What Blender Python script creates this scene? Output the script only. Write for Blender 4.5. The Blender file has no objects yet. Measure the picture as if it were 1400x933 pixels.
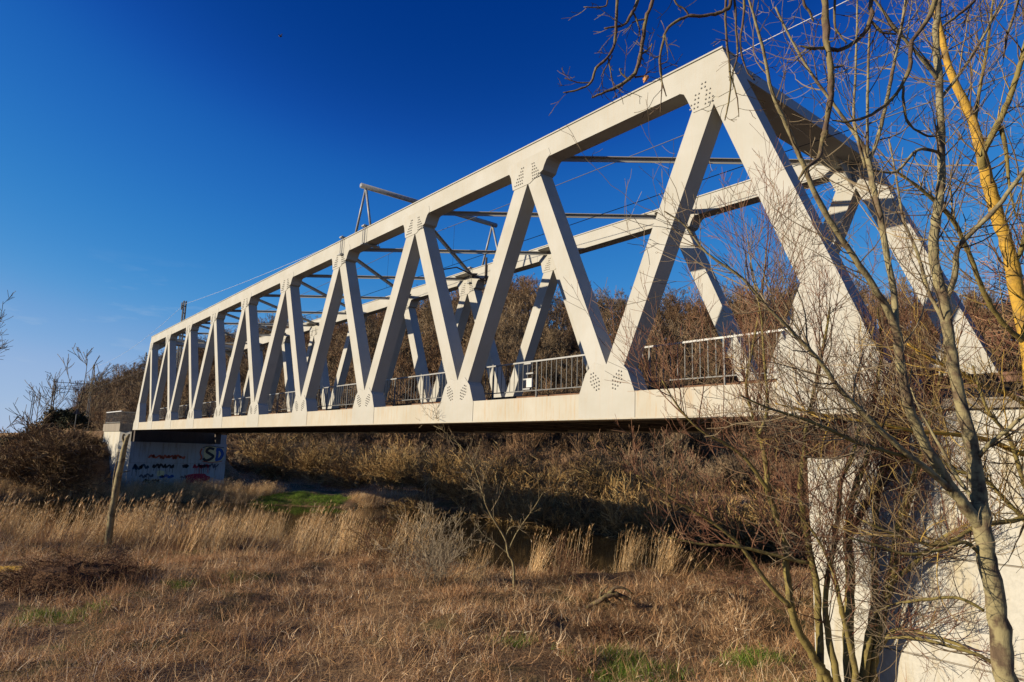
import bpy, math, random
import numpy as np
from mathutils import Vector, Matrix

# ------------------------------------------------------------------ camera, sky, sun
scene = bpy.context.scene
col = scene.collection
CAM = np.array([4.2495, -10.7065, -0.7383])
YAW, PITCH, ROLL = -0.890795, 0.163413, 0.031882
FPX = 913.94                                   # focal length in photo pixels (1400 wide)

def cam_axes():
    y, p, r = YAW, PITCH, ROLL
    fwd = np.array([math.sin(y)*math.cos(p), math.cos(y)*math.cos(p), math.sin(p)])
    rt = np.array([math.cos(y), -math.sin(y), 0.0])
    up = np.cross(rt, fwd)
    c, s = math.cos(r), math.sin(r)
    return c*rt + s*up, -s*rt + c*up, fwd
RT, UP, FW = cam_axes()
cd = bpy.data.cameras.new('camera'); cam = bpy.data.objects.new('camera', cd); col.objects.link(cam)
cd.sensor_width = 36.0; cd.lens = FPX/1400*36.0; cd.clip_start = 0.05; cd.clip_end = 4000
M4 = Matrix.Identity(4)
for i in range(3):
    M4[i][0] = RT[i]; M4[i][1] = UP[i]; M4[i][2] = -FW[i]; M4[i][3] = CAM[i]
cam.matrix_world = M4
scene.camera = cam

SUN_EL, SUN_DIR = math.radians(14.8), np.array([0.418, 0.908])       # SUN_DIR: way the light travels over the ground
world = bpy.data.worlds.new('World'); scene.world = world; world.use_nodes = True
nt = world.node_tree; nt.nodes.clear()
sky = nt.nodes.new('ShaderNodeTexSky'); sky.sky_type = 'NISHITA'; sky.sun_disc = False
sky.sun_elevation = SUN_EL; sky.sun_rotation = math.atan2(-SUN_DIR[0], -SUN_DIR[1])
sky.altitude = 300; sky.air_density = 0.6; sky.dust_density = 0.05; sky.ozone_density = 6.0
pre = nt.nodes.new('ShaderNodeMixRGB'); pre.blend_type = 'MULTIPLY'; pre.inputs[0].default_value = 1; pre.inputs[2].default_value = (1/6, 1/6, 1/6, 1)
cur = nt.nodes.new('ShaderNodeRGBCurve')         # film-like response of a polarised deep blue sky
for ch, pts_ in ((0, [(0, 0), (0.034, 0.001), (0.050, 0.014), (0.080, 0.055), (0.134, 0.215), (0.22, 0.36), (1, 0.42)]),
                 (1, [(0, 0), (0.096, 0.044), (0.143, 0.145), (0.21, 0.26), (0.357, 0.430), (0.5, 0.52), (1, 0.60)]),
                 (2, [(0, 0), (0.272, 0.275), (0.392, 0.53), (0.55, 0.66), (0.815, 0.765), (1, 0.80)])):
    c_ = cur.mapping.curves[ch]
    while len(c_.points) < len(pts_): c_.points.new(0.5, 0.5)
    for p_, q_ in zip(c_.points, pts_): p_.location = q_
cur.mapping.update()
post = nt.nodes.new('ShaderNodeMixRGB'); post.blend_type = 'MULTIPLY'; post.inputs[0].default_value = 1; post.inputs[2].default_value = (12, 12, 12, 1)
bg = nt.nodes.new('ShaderNodeBackground'); bg.inputs[1].default_value = 0.05
out = nt.nodes.new('ShaderNodeOutputWorld')
# faint wisps of cirrus low in the sky
tc = nt.nodes.new('ShaderNodeTexCoord'); mp = nt.nodes.new('ShaderNodeMapping'); mp.inputs['Scale'].default_value = (5, 5, 26)
nz = nt.nodes.new('ShaderNodeTexNoise'); nz.inputs['Scale'].default_value = 1.6; nz.inputs['Detail'].default_value = 7; nz.inputs['Roughness'].default_value = 0.62
cr = nt.nodes.new('ShaderNodeValToRGB'); cr.color_ramp.elements[0].position = 0.56; cr.color_ramp.elements[1].position = 0.80
cr.color_ramp.elements[1].color = (0.45, 0.45, 0.45, 1)
sx = nt.nodes.new('ShaderNodeSeparateXYZ'); mr = nt.nodes.new('ShaderNodeMapRange')
mr.inputs[1].default_value = 0.24; mr.inputs[2].default_value = 0.17; mr.inputs[3].default_value = 0; mr.inputs[4].default_value = 1
mm = nt.nodes.new('ShaderNodeMath'); mm.operation = 'MULTIPLY'
mx = nt.nodes.new('ShaderNodeMixRGB'); mx.inputs[2].default_value = (5.5, 7.2, 9.4, 1)
L = nt.links.new
L(sky.outputs[0], pre.inputs[1]); L(pre.outputs[0], cur.inputs['Color']); L(cur.outputs[0], post.inputs[1])
L(tc.outputs['Generated'], mp.inputs[0]); L(mp.outputs[0], nz.inputs['Vector']); L(nz.outputs['Fac'], cr.inputs[0])
L(tc.outputs['Generated'], sx.inputs[0]); L(sx.outputs[2], mr.inputs[0])
L(cr.outputs[0], mm.inputs[0]); L(mr.outputs[0], mm.inputs[1]); L(mm.outputs[0], mx.inputs[0])
L(post.outputs[0], mx.inputs[1]); L(mx.outputs[0], bg.inputs[0]); L(bg.outputs[0], out.inputs[0])

sl = bpy.data.lights.new('sun', 'SUN'); sl.energy = 5.0; sl.angle = math.radians(0.5); sl.color = (1.0, 0.87, 0.655)
so = bpy.data.objects.new('sun', sl); col.objects.link(so)
ld = Vector((SUN_DIR[0]*math.cos(SUN_EL), SUN_DIR[1]*math.cos(SUN_EL), -math.sin(SUN_EL)))
so.rotation_euler = ld.to_track_quat('-Z', 'Y').to_euler(); so.location = (-20, -60, 40)
vs = scene.view_settings; vs.view_transform = 'Standard'; vs.look = 'None'; vs.exposure = 0.58; vs.gamma = 1.0; vs.use_curve_mapping = False
scene.cycles.diffuse_bounces = 1; scene.cycles.max_bounces = 8

# ------------------------------------------------------------------ helpers
def ray(u, v):
    return ((u-700)/FPX)*RT - ((v-466.5)/FPX)*UP + FW
def P(u, v, d):                      # a point of the place from its direction and its depth in metres
    return Vector(CAM + d*ray(u, v))
def PX(px, d):                       # radius of a stem that shows px pixels wide at depth d
    return px*d/FPX/2

def tag(o, label=None, cat=None, group=None, kind=None):
    if label: o['label'] = label
    if cat: o['category'] = cat
    if group: o['group'] = group
    if kind: o['kind'] = kind
    return o
def empty(name, loc=(0, 0, 0), label=None, cat=None, group=None, rz=0):
    o = bpy.data.objects.new(name, None); col.objects.link(o); o.location = loc; o.rotation_euler = (0, 0, rz)
    o.empty_display_size = 0.3
    return tag(o, label, cat, group)
def link(name, me, parent=None, loc=None):
    o = bpy.data.objects.new(name, me); col.objects.link(o)
    if parent: o.parent = parent
    if loc is not None: o.location = loc
    return o

class MB:
    def __init__(s): s.v = []; s.f = []
    def box(s, x0, x1, y0, y1, z0, z1):
        n = len(s.v)
        s.v += [(x0,y0,z0),(x1,y0,z0),(x1,y1,z0),(x0,y1,z0),(x0,y0,z1),(x1,y0,z1),(x1,y1,z1),(x0,y1,z1)]
        s.f += [tuple(n+i for i in q) for q in ((0,3,2,1),(4,5,6,7),(0,1,5,4),(1,2,6,5),(2,3,7,6),(3,0,4,7))]
        return s
    def prism(s, poly, y0, y1):                     # poly in x-z, extruded along y
        n = len(s.v); k = len(poly)
        a = sum(poly[i][0]*poly[(i+1)%k][1]-poly[(i+1)%k][0]*poly[i][1] for i in range(k))
        if a < 0: poly = poly[::-1]
        s.v += [(x, y0, z) for x, z in poly] + [(x, y1, z) for x, z in poly]
        s.f.append(tuple(range(n, n+k))); s.f.append(tuple(range(n+2*k-1, n+k-1, -1)))
        for i in range(k):
            j = (i+1) % k; s.f.append((n+i, n+k+i, n+k+j, n+j))
        return s
    def plan(s, poly, z0, z1):                      # poly in x-y, extruded along z
        n = len(s.v); k = len(poly)
        a = sum(poly[i][0]*poly[(i+1)%k][1]-poly[(i+1)%k][0]*poly[i][1] for i in range(k))
        if a < 0: poly = poly[::-1]
        s.v += [(x, y, z0) for x, y in poly] + [(x, y, z1) for x, y in poly]
        s.f.append(tuple(range(n+k-1, n-1, -1))); s.f.append(tuple(range(n+k, n+2*k)))
        for i in range(k):
            j = (i+1) % k; s.f.append((n+i, n+j, n+k+j, n+k+i))
        return s
    def beam(s, p, q, w, h, up=(0, 0, 1)):          # rectangular bar from p to q
        p = Vector(p); q = Vector(q); t = (q-p).normalized(); up = Vector(up)
        if abs(t.dot(up)) > 0.98: up = Vector((0, 1, 0))
        a = t.cross(up).normalized()*(w/2); b = a.cross(t).normalized()*(h/2)
        n = len(s.v)
        for c in (p, q): s.v += [tuple(c-a-b), tuple(c+a-b), tuple(c+a+b), tuple(c-a+b)]
        s.f += [tuple(n+i for i in g) for g in ((3,2,1,0),(4,5,6,7),(0,1,5,4),(1,2,6,5),(2,3,7,6),(3,0,4,7))]
        return s
    def tube(s, pts, rad, n=5, cap=True):
        b0 = len(s.v); m = len(pts); V = s.v; F = s.f
        ca = [(math.cos(2*math.pi*k/n), math.sin(2*math.pi*k/n)) for k in range(n)]
        t0 = pts[-1]-pts[0]
        ref = Vector((0, 0, 1)) if abs(t0.z) < 0.8*max(t0.length, 1e-9) else Vector((1, 0.3, 0))
        for i in range(m):
            t = pts[min(i+1, m-1)]-pts[max(i-1, 0)]
            a = t.cross(ref); a.normalize(); b = t.cross(a); b.normalize()
            r = rad[i]; p = pts[i]
            for c, d in ca:
                V.append((p.x+r*(c*a.x+d*b.x), p.y+r*(c*a.y+d*b.y), p.z+r*(c*a.z+d*b.z)))
        for i in range(m-1):
            q = b0+i*n
            for k in range(n):
                k2 = (k+1) % n
                F.append((q+k, q+k2, q+n+k2, q+n+k))
        if cap and n > 3:
            F.append(tuple(range(b0+n-1, b0-1, -1))); F.append(tuple(range(b0+(m-1)*n, b0+m*n)))
        return s
    def mesh(s, name, mat, smooth=False):
        me = bpy.data.meshes.new(name); me.from_pydata(s.v, [], s.f); me.update()
        if mat:
            for m in (mat if isinstance(mat, (list, tuple)) else [mat]): me.materials.append(m)
        if smooth: me.polygons.foreach_set('use_smooth', [True]*len(me.polygons))
        return me
    def build(s, name, mat, parent=None, smooth=False, loc=None):
        return link(name, s.mesh(name, mat, smooth), parent, loc)

def catmull(pts, sub=4):
    out_ = []; k = len(pts)
    for i in range(k-1):
        p0, p1, p2, p3 = pts[max(i-1,0)], pts[i], pts[i+1], pts[min(i+2,k-1)]
        for j in range(sub):
            t = j/sub; t2 = t*t; t3 = t2*t
            out_.append(0.5*((2*p1)+(p2-p0)*t+(2*p0-5*p1+4*p2-p3)*t2+(3*p1-p0-3*p2+p3)*t3))
    out_.append(pts[-1].copy())
    return out_

# ------------------------------------------------------------------ materials
def mat_new(name, rough=0.8, spec=0.3):
    m = bpy.data.materials.new(name); m.use_nodes = True
    b = m.node_tree.nodes['Principled BSDF']; b.inputs['Roughness'].default_value = rough
    b.inputs['Specular IOR Level'].default_value = spec
    return m, m.node_tree, b
def ramp(nt, fac, cols):
    r = nt.nodes.new('ShaderNodeValToRGB'); el = r.color_ramp.elements
    while len(el) < len(cols): el.new(0.5)
    for e, (p, c) in zip(el, cols): e.position = p; e.color = (*c, 1)
    nt.links.new(fac, r.inputs[0]); return r.outputs[0]
def noise(nt, scale, detail=4, rough=0.55, stretch=None, coord='Object'):
    t = nt.nodes.new('ShaderNodeTexCoord'); n = nt.nodes.new('ShaderNodeTexNoise')
    n.inputs['Scale'].default_value = scale; n.inputs['Detail'].default_value = detail; n.inputs['Roughness'].default_value = rough
    if coord == 'Position':
        g = nt.nodes.new('ShaderNodeNewGeometry'); src = g.outputs['Position']
    else: src = t.outputs[coord]
    if stretch:
        mp_ = nt.nodes.new('ShaderNodeMapping'); mp_.inputs['Scale'].default_value = stretch
        nt.links.new(src, mp_.inputs[0]); src = mp_.outputs[0]
    nt.links.new(src, n.inputs['Vector']); return n.outputs['Fac']
def mix(nt, fac, a, b, mode='MIX'):
    m = nt.nodes.new('ShaderNodeMixRGB'); m.blend_type = mode
    for sock, val in ((0, fac), (1, a), (2, b)):
        if isinstance(val, (int, float)): m.inputs[sock].default_value = val
        elif isinstance(val, tuple): m.inputs[sock].default_value = (*val, 1)
        else: nt.links.new(val, m.inputs[sock])
    return m.outputs[0]
def bump(nt, b, h, strength=0.3, dist=0.02):
    bn = nt.nodes.new('ShaderNodeBump'); bn.inputs['Strength'].default_value = strength; bn.inputs['Distance'].default_value = dist
    nt.links.new(h, bn.inputs['Height']); nt.links.new(bn.outputs[0], b.inputs['Normal'])
def noisy(name, cols, scale=3, rough=0.8, spec=0.25, stretch=None, coord='Object', bs=0.0, bd=0.02, detail=5):
    m, t, b = mat_new(name, rough, spec)
    f = noise(t, scale, detail, 0.6, stretch, coord)
    t.links.new(ramp(t, f, cols), b.inputs['Base Color'])
    if bs: bump(t, b, f, bs, bd)
    return m

def paint_mat(name, base, rust=0.0):
    m, t, b = mat_new(name, 0.6, 0.08)
    f1 = noise(t, 0.9, 6, 0.6); f2 = noise(t, 5.0, 5, 0.65, (3.2, 3.2, 0.22)); f3 = noise(t, 38, 3)
    c = mix(t, ramp(t, f1, [(0.32, (0, 0, 0)), (0.68, (1, 1, 1))]), tuple(x*k for x, k in zip(base, (0.87, 0.85, 0.80))), base)
    streak = ramp(t, f2, [(0.50, (0, 0, 0)), (0.78, (1, 1, 1))])
    mult = t.nodes.new('ShaderNodeMath'); mult.operation = 'MULTIPLY'; mult.inputs[1].default_value = 0.16+rust
    t.links.new(streak, mult.inputs[0])
    c = mix(t, mult.outputs[0], c, (0.38, 0.235, 0.105))
    spot = ramp(t, f3, [(0.70, (0, 0, 0)), (0.78, (1, 1, 1))])
    m3 = t.nodes.new('ShaderNodeMath'); m3.operation = 'MULTIPLY'; m3.inputs[1].default_value = 0.10; t.links.new(spot, m3.inputs[0])
    c = mix(t, m3.outputs[0], c, (0.35, 0.27, 0.18))
    t.links.new(c, b.inputs['Base Color']); bump(t, b, f1, 0.06, 0.02)
    return m
M = {}
M['paint'] = paint_mat('cream_bridge_paint', (0.405, 0.395, 0.362))
M['chord_paint'] = paint_mat('rust_streaked_bridge_paint', (0.415, 0.39, 0.332), 0.6)
M['dark_steel'] = noisy('dark_deck_steel', [(0.3, (0.035, 0.03, 0.027)), (0.7, (0.09, 0.065, 0.05))], 4, 0.7)
M['bolt'] = noisy('bolt_steel', [(0.3, (0.22, 0.21, 0.19)), (0.7, (0.34, 0.32, 0.28))], 20, 0.5)
M['rail'] = noisy('rusty_rail', [(0.3, (0.10, 0.045, 0.025)), (0.7, (0.17, 0.08, 0.045))], 8, 0.6)
M['timber'] = noisy('sleeper_timber', [(0.3, (0.10, 0.055, 0.032)), (0.7, (0.20, 0.11, 0.065))], 6, 0.85, stretch=(1, 6, 1))
M['galv'] = noisy('galvanised_steel', [(0.3, (0.20, 0.20, 0.20)), (0.7, (0.31, 0.31, 0.30))], 9, 0.42, 0.5)
M['rail_grey'] = noisy('dull_galvanised_bars', [(0.3, (0.08, 0.08, 0.08)), (0.7, (0.16, 0.16, 0.155))], 9, 0.5, 0.3)
M['mast'] = noisy('weathered_mast_steel', [(0.3, (0.10, 0.10, 0.09)), (0.7, (0.19, 0.18, 0.16))], 5, 0.6)
M['wire'] = noisy('copper_wire', [(0.3, (0.05, 0.045, 0.04)), (0.7, (0.09, 0.08, 0.07))], 3, 0.5)
M['bright_wire'] = noisy('aluminium_wire', [(0.3, (0.42, 0.42, 0.42)), (0.7, (0.55, 0.55, 0.55))], 3, 0.4)

def concrete_mat(name, a, b_, stain, stain_amt):
    m, t, b = mat_new(name, 0.85, 0.2)
    f1 = noise(t, 0.7, 7, 0.62); f2 = noise(t, 2.2, 6, 0.65, (2.6, 2.6, 0.25)); f3 = noise(t, 24, 4)
    c = mix(t, f1, a, b_)
    s = ramp(t, f2, [(0.48, (0, 0, 0)), (0.72, (1, 1, 1))])
    mu = t.nodes.new('ShaderNodeMath'); mu.operation = 'MULTIPLY'; mu.inputs[1].default_value = stain_amt; t.links.new(s, mu.inputs[0])
    c = mix(t, mu.outputs[0], c, stain)
    g = mix(t, ramp(t, f3, [(0.35, (0.82, 0.82, 0.82)), (0.6, (1, 1, 1))]), (0, 0, 0), c, 'MIX')
    g = mix(t, 1.0, c, ramp(t, f3, [(0.3, (0.86, 0.86, 0.86)), (0.6, (1, 1, 1))]), 'MULTIPLY')
    t.links.new(g, b.inputs['Base Color']); bump(t, b, f3, 0.25, 0.01)
    return m
M['conc_near'] = concrete_mat('cream_washed_concrete', (0.43, 0.41, 0.355), (0.47, 0.452, 0.405), (0.36, 0.275, 0.12), 0.6)
M['conc_far'] = concrete_mat('grey_washed_concrete', (0.30, 0.31, 0.32), (0.44, 0.45, 0.45), (0.20, 0.16, 0.10), 0.7)
M['conc_old'] = concrete_mat('weathered_parapet_concrete', (0.19, 0.165, 0.135), (0.27, 0.235, 0.19), (0.10, 0.08, 0.055), 0.6)

M['conc_dark'] = concrete_mat('near_black_concrete', (0.05, 0.045, 0.04), (0.09, 0.08, 0.07), (0.03, 0.025, 0.02), 0.5)  # near-black tone, used for the far ballast wall alone
def bark_mat(name, a, b_, lich, amt, scale=14):
    m, t, b = mat_new(name, 0.85, 0.2)
    f1 = noise(t, scale, 6, 0.65, (1, 1, 0.35)); f2 = noise(t, scale*0.55, 5, 0.6); f3 = noise(t, scale*2.2, 3, 0.5, (0.5, 0.5, 3.0))
    c = mix(t, ramp(t, f1, [(0.35, (0, 0, 0)), (0.65, (1, 1, 1))]), a, b_)
    l = ramp(t, f2, [(0.5-amt*0.35, (0, 0, 0)), (0.62-amt*0.25, (1, 1, 1))])
    c = mix(t, l, c, lich)
    c = mix(t, ramp(t, f3, [(0.60, (0, 0, 0)), (0.72, (0.5, 0.5, 0.5))]), c, tuple(x*0.4 for x in a))
    t.links.new(c, b.inputs['Base Color']); bump(t, b, f1, 0.8, 0.015)
    return m
M['bark_grey'] = bark_mat('grey_lichened_bark', (0.06, 0.04, 0.026), (0.155, 0.108, 0.066), (0.25, 0.21, 0.11), 0.32, 13)
M['bark_olive'] = bark_mat('olive_lichened_bark', (0.05, 0.036, 0.021), (0.12, 0.088, 0.042), (0.20, 0.155, 0.05), 0.55, 14)
M['bark_gold'] = bark_mat('golden_lichened_bark', (0.15, 0.10, 0.05), (0.33, 0.19, 0.03), (0.44, 0.26, 0.04), 0.42, 15)
M['bark_dark'] = bark_mat('brown_branch_bark', (0.065, 0.042, 0.03), (0.135, 0.09, 0.06), (0.17, 0.135, 0.06), 0.1, 20)
M['bark_pale'] = bark_mat('bleached_bark', (0.06, 0.042, 0.026), (0.20, 0.15, 0.085), (0.26, 0.21, 0.11), 0.3, 9)

def island_mat(name, cols, rough=0.8, patch=None, patch_scale=0.2, transl=0.0, spec=0.15):
    """thin stems and blades: a colour of its own for each blade, some patches over the ground"""
    m, t, b = mat_new(name, rough, spec)
    g = t.nodes.new('ShaderNodeNewGeometry'); oi = t.nodes.new('ShaderNodeObjectInfo')
    ad = t.nodes.new('ShaderNodeMath'); ad.operation = 'ADD'; fr = t.nodes.new('ShaderNodeMath'); fr.operation = 'FRACT'
    t.links.new(g.outputs['Random Per Island'], ad.inputs[0]); t.links.new(oi.outputs['Random'], ad.inputs[1]); t.links.new(ad.outputs[0], fr.inputs[0])
    c = ramp(t, fr.outputs[0], cols)
    vm = t.nodes.new('ShaderNodeMapRange'); vm.inputs[3].default_value = 0.62; vm.inputs[4].default_value = 1.3; t.links.new(oi.outputs['Random'], vm.inputs[0])
    vh = t.nodes.new('ShaderNodeHueSaturation'); t.links.new(vm.outputs[0], vh.inputs['Value']); t.links.new(c, vh.inputs['Color']); c = vh.outputs[0]
    if patch:
        f = noise(t, patch_scale, 4, 0.6, None, 'Position')
        c = mix(t, ramp(t, f, [(0.46, (0, 0, 0)), (0.62, (0.6, 0.6, 0.6))]), c, patch)
    t.links.new(c, b.inputs['Base Color'])
    if transl:
        tr = t.nodes.new('ShaderNodeBsdfTranslucent'); ms = t.nodes.new('ShaderNodeMixShader'); ms.inputs[0].default_value = transl
        t.links.new(c, tr.inputs[0]); t.links.new(b.outputs[0], ms.inputs[1]); t.links.new(tr.outputs[0], ms.inputs[2])
        t.links.new(ms.outputs[0], t.nodes['Material Output'].inputs[0])
    return m
M['reed'] = island_mat('dry_reed', [(0.0, (0.32, 0.18, 0.08)), (0.35, (0.60, 0.37, 0.17)), (0.7, (0.76, 0.52, 0.27)), (1.0, (0.82, 0.66, 0.44))], transl=0.25)
M['straw'] = island_mat('dry_grass', [(0.0, (0.13, 0.065, 0.034)), (0.25, (0.33, 0.17, 0.083)), (0.55, (0.56, 0.335, 0.17)), (0.82, (0.70, 0.48, 0.27)), (1.0, (0.80, 0.68, 0.50))], patch=(0.42, 0.22, 0.105), patch_scale=0.45, transl=0.25)
M['green'] = island_mat('green_grass', [(0.0, (0.07, 0.13, 0.015)), (0.6, (0.15, 0.24, 0.03)), (1.0, (0.28, 0.32, 0.07))], transl=0.25)
M['twig_red'] = island_mat('reddish_twigs', [(0.0, (0.09, 0.036, 0.024)), (0.5, (0.18, 0.082, 0.048)), (1.0, (0.27, 0.165, 0.095))])
M['twig_grey'] = island_mat('grey_twigs', [(0.0, (0.07, 0.05, 0.033)), (0.5, (0.13, 0.095, 0.06)), (1.0, (0.23, 0.18, 0.11))])
M['twig_olive'] = island_mat('olive_twigs', [(0.0, (0.075, 0.048, 0.026)), (0.5, (0.14, 0.09, 0.042)), (0.85, (0.24, 0.17, 0.06)), (1.0, (0.34, 0.22, 0.05))])
M['twig_bleached'] = island_mat('bleached_twigs', [(0.0, (0.15, 0.105, 0.07)), (0.5, (0.30, 0.235, 0.155)), (1.0, (0.46, 0.38, 0.27))])
M['twig_bank'] = island_mat('bank_shrub_twigs', [(0.0, (0.10, 0.058, 0.024)), (0.5, (0.26, 0.155, 0.06)), (0.85, (0.38, 0.245, 0.09)), (1.0, (0.48, 0.36, 0.17))])
M['bramble'] = island_mat('bramble_canes', [(0.0, (0.075, 0.03, 0.016)), (0.6, (0.15, 0.07, 0.035)), (1.0, (0.26, 0.16, 0.08))])
M['thicket'] = island_mat('thicket_canes', [(0.0, (0.09, 0.05, 0.025)), (0.6, (0.21, 0.125, 0.06)), (1.0, (0.32, 0.22, 0.11))])
M['forest'] = island_mat('winter_woodland', [(0.0, (0.08, 0.055, 0.032)), (0.5, (0.185, 0.125, 0.07)), (0.85, (0.25, 0.175, 0.10)), (1.0, (0.34, 0.27, 0.17))], patch=(0.22, 0.115, 0.055), patch_scale=0.035)
M['dark_shrub'] = island_mat('dark_shrub_leaves', [(0.0, (0.018, 0.022, 0.012)), (0.6, (0.04, 0.045, 0.02)), (1.0, (0.08, 0.07, 0.035))])
M['conifer'] = island_mat('conifer_needles', [(0.0, (0.015, 0.024, 0.014)), (0.6, (0.03, 0.045, 0.022)), (1.0, (0.05, 0.06, 0.03))])
M['litter'] = noisy('dead_leaf_litter', [(0.3, (0.05, 0.025, 0.014)), (0.7, (0.13, 0.07, 0.035))], 9, 0.95, 0.1, bs=0.8, bd=0.05)
M['leaf'] = island_mat('withered_leaf', [(0.0, (0.30, 0.12, 0.04)), (1.0, (0.45, 0.22, 0.09))])

# ------------------------------------------------------------------ the ground
RIVER = [(-70,-60),(-50,-26),(-38,-15.5),(-33.4,-9),(-30.4,-1.2),(-21.2,4.3),(-16,5.7),(-13.1,8.8),(-11.6,11.4),(-9.4,15.5),(-4,26),(6,44),
         (30,90),(8,84),(-10,64),(-19,48),(-25,34.5),(-27,28.8),(-30,25.7),(-32.8,24),(-35.3,21.9),(-40.5,20.6),(-44.4,18.2),(-45.2,15.8),(-45.0,13.6),(-46.6,11.6),(-49.3,8.6),
         (-52.2,5.6),(-54.6,1.8),(-56.2,-2.4),(-57.3,-5.6),(-58.5,-10),(-64,-24),(-96,-60)]
RIDGE = [(160,250),(60,236),(-60,208),(-140,116),(-230,100),(-305,86)]
def seg_dist(x, y, a, b):
    ax, ay = a; bx, by = b; dx, dy = bx-ax, by-ay
    t = np.clip(((x-ax)*dx+(y-ay)*dy)/(dx*dx+dy*dy), 0, 1)
    return np.hypot(x-ax-t*dx, y-ay-t*dy)
def river_sd(x, y):                  # negative inside the channel
    d = np.full(np.shape(x), 1e9); ins = np.zeros(np.shape(x), bool)
    k = len(RIVER)
    for i in range(k):
        a, b = RIVER[i], RIVER[(i+1) % k]
        d = np.minimum(d, seg_dist(x, y, a, b))
        c = ((a[1] > y) != (b[1] > y))
        with np.errstate(divide='ignore', invalid='ignore'):
            xi = (b[0]-a[0])*(y-a[1])/((b[1]-a[1]) if b[1] != a[1] else 1e-9)+a[0]
        ins ^= c & (x < xi)
    return np.where(ins, -d, d)
def ridge_d(x, y):
    d = np.full(np.shape(x), 1e9)
    for a, b in zip(RIDGE[:-1], RIDGE[1:]): d = np.minimum(d, seg_dist(x, y, a, b))
    return d
def sstep(t): t = np.clip(t, 0, 1); return t*t*(3-2*t)
def rect_d(x, y, x0, x1, y0, y1):
    return np.hypot(np.maximum(np.maximum(x0-x, x-x1), 0), np.maximum(np.maximum(y0-y, y-y1), 0))
WATER_Z = -5.45
def H(x, y):
    x = np.asarray(x, float); y = np.asarray(y, float)
    h = -4.92 + 0.10*np.sin(0.55*x+1.3*np.sin(0.31*y)) + 0.08*np.sin(0.83*y+0.4*x) + 0.05*np.sin(1.9*x-1.1*y) + 0.03*np.sin(3.3*y+2.1*x)
    h = h + np.where(np.hypot(x+18, y+2) < 48, 0.10*np.sin(2.1*x+1.2*np.sin(1.7*y))*np.sin(1.8*y+0.8*np.sin(1.3*x))+0.06*np.sin(4.1*x+2.2*y)*np.sin(3.1*y-1.2*x), 0)
    h = h + 2.7*np.exp(-(np.hypot(x-5.5, y+12.5)/5.2)**2) + 1.35*np.exp(-(np.hypot(x-2.0, y+2.2)/4.3)**2)
    h = h + 39*sstep(1-ridge_d(x, y)/100.0)*(1+0.06*np.sin(0.05*x+0.03*y))
    # railway banks
    h = np.maximum(h, 0.0 - 1.05*rect_d(x, y, -900, -63, 0.0, 6.8))
    kx = np.interp(y, [7.0, 9.5], [8.0, 1.1])
    h = np.maximum(h, 0.05 - kx*np.maximum(0.9-x, 0) - 8.0*np.maximum(0.8-y, 0) - 0.6*np.maximum(y-6.4, 0))
    sd = river_sd(x, y)
    bank = -5.62 + np.clip((sd+0.7), 0, 3)*0.42
    bed = -5.62 + np.clip(sd+0.7, -3, 0)*0.4
    h = np.where(sd < -0.7, bed, np.where(sd < 2.3, np.minimum(h, bank), h))
    return h
def Hs(x, y): return float(H(np.array([x]), np.array([y]))[0])

def axis(segs):
    o = []
    for a, b, st in segs: o += list(np.arange(a, b, st))
    return np.array(sorted(set(np.round(o, 3))))
gx = axis([(-3000,-900,300),(-900,-300,40),(-300,-110,8),(-110,-68,1.4),(-68,12,0.55),(12,60,3),(60,320,20),(320,3001,268)])
gy = axis([(-3000,-300,300),(-300,-40,20),(-40,-16,1.2),(-16,36,0.55),(36,80,1.6),(80,300,6),(300,900,60),(900,3001,300)])
X, Y = np.meshgrid(gx, gy); Z = H(X, Y)
rgn = np.random.default_rng(5)
near = (np.abs(X+30) < 45) & (Y > -20) & (Y < 40)
Z = Z + np.where(near, rgn.normal(0, 0.025, Z.shape), 0)
nx_, ny_ = len(gx), len(gy)
idx = np.arange(nx_*ny_).reshape(ny_, nx_)
quads = np.stack([idx[:-1,:-1], idx[:-1,1:], idx[1:,1:], idx[1:,:-1]], -1).reshape(-1, 4)
me = bpy.data.meshes.new('ground'); me.from_pydata(np.stack([X, Y, Z], -1).reshape(-1, 3).tolist(), [], quads.tolist())
me.polygons.foreach_set('use_smooth', [True]*len(me.polygons)); me.update()
m, t, b = mat_new('earth_and_litter', 0.95, 0.1)
f1 = noise(t, 0.22, 6, 0.65, None, 'Position'); f2 = noise(t, 3.5, 6, 0.7, None, 'Position'); f3 = noise(t, 14, 4, 0.6, None, 'Position')
c = mix(t, ramp(t, f2, [(0.3, (0, 0, 0)), (0.7, (1, 1, 1))]), (0.09, 0.052, 0.027), (0.30, 0.185, 0.095))
c = mix(t, ramp(t, f1, [(0.52, (0, 0, 0)), (0.66, (1, 1, 1))]), c, (0.075, 0.075, 0.024))
t.links.new(c, b.inputs['Base Color']); bump(t, b, f3, 0.8, 0.05)
me.materials.append(m)
ground = link('ground', me); tag(ground, 'rough brown floodplain rising into a wooded hillside', kind='structure')

m, t, b = mat_new('river_water', 0.06, 0.36)
b.inputs['Base Color'].default_value = (0.018, 0.012, 0.005, 1); b.inputs['IOR'].default_value = 1.33
f = noise(t, 1.6, 3, 0.5, (1, 2.2, 1), 'Position'); bump(t, b, f, 0.12, 0.03)
wm = MB(); wm.v = [(-140,-80,WATER_Z),(60,-80,WATER_Z),(60,110,WATER_Z),(-140,110,WATER_Z)]; wm.f = [(0,1,2,3)]
tag(wm.build('river', m), 'dark slow river under the bridge', kind='structure')

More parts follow.
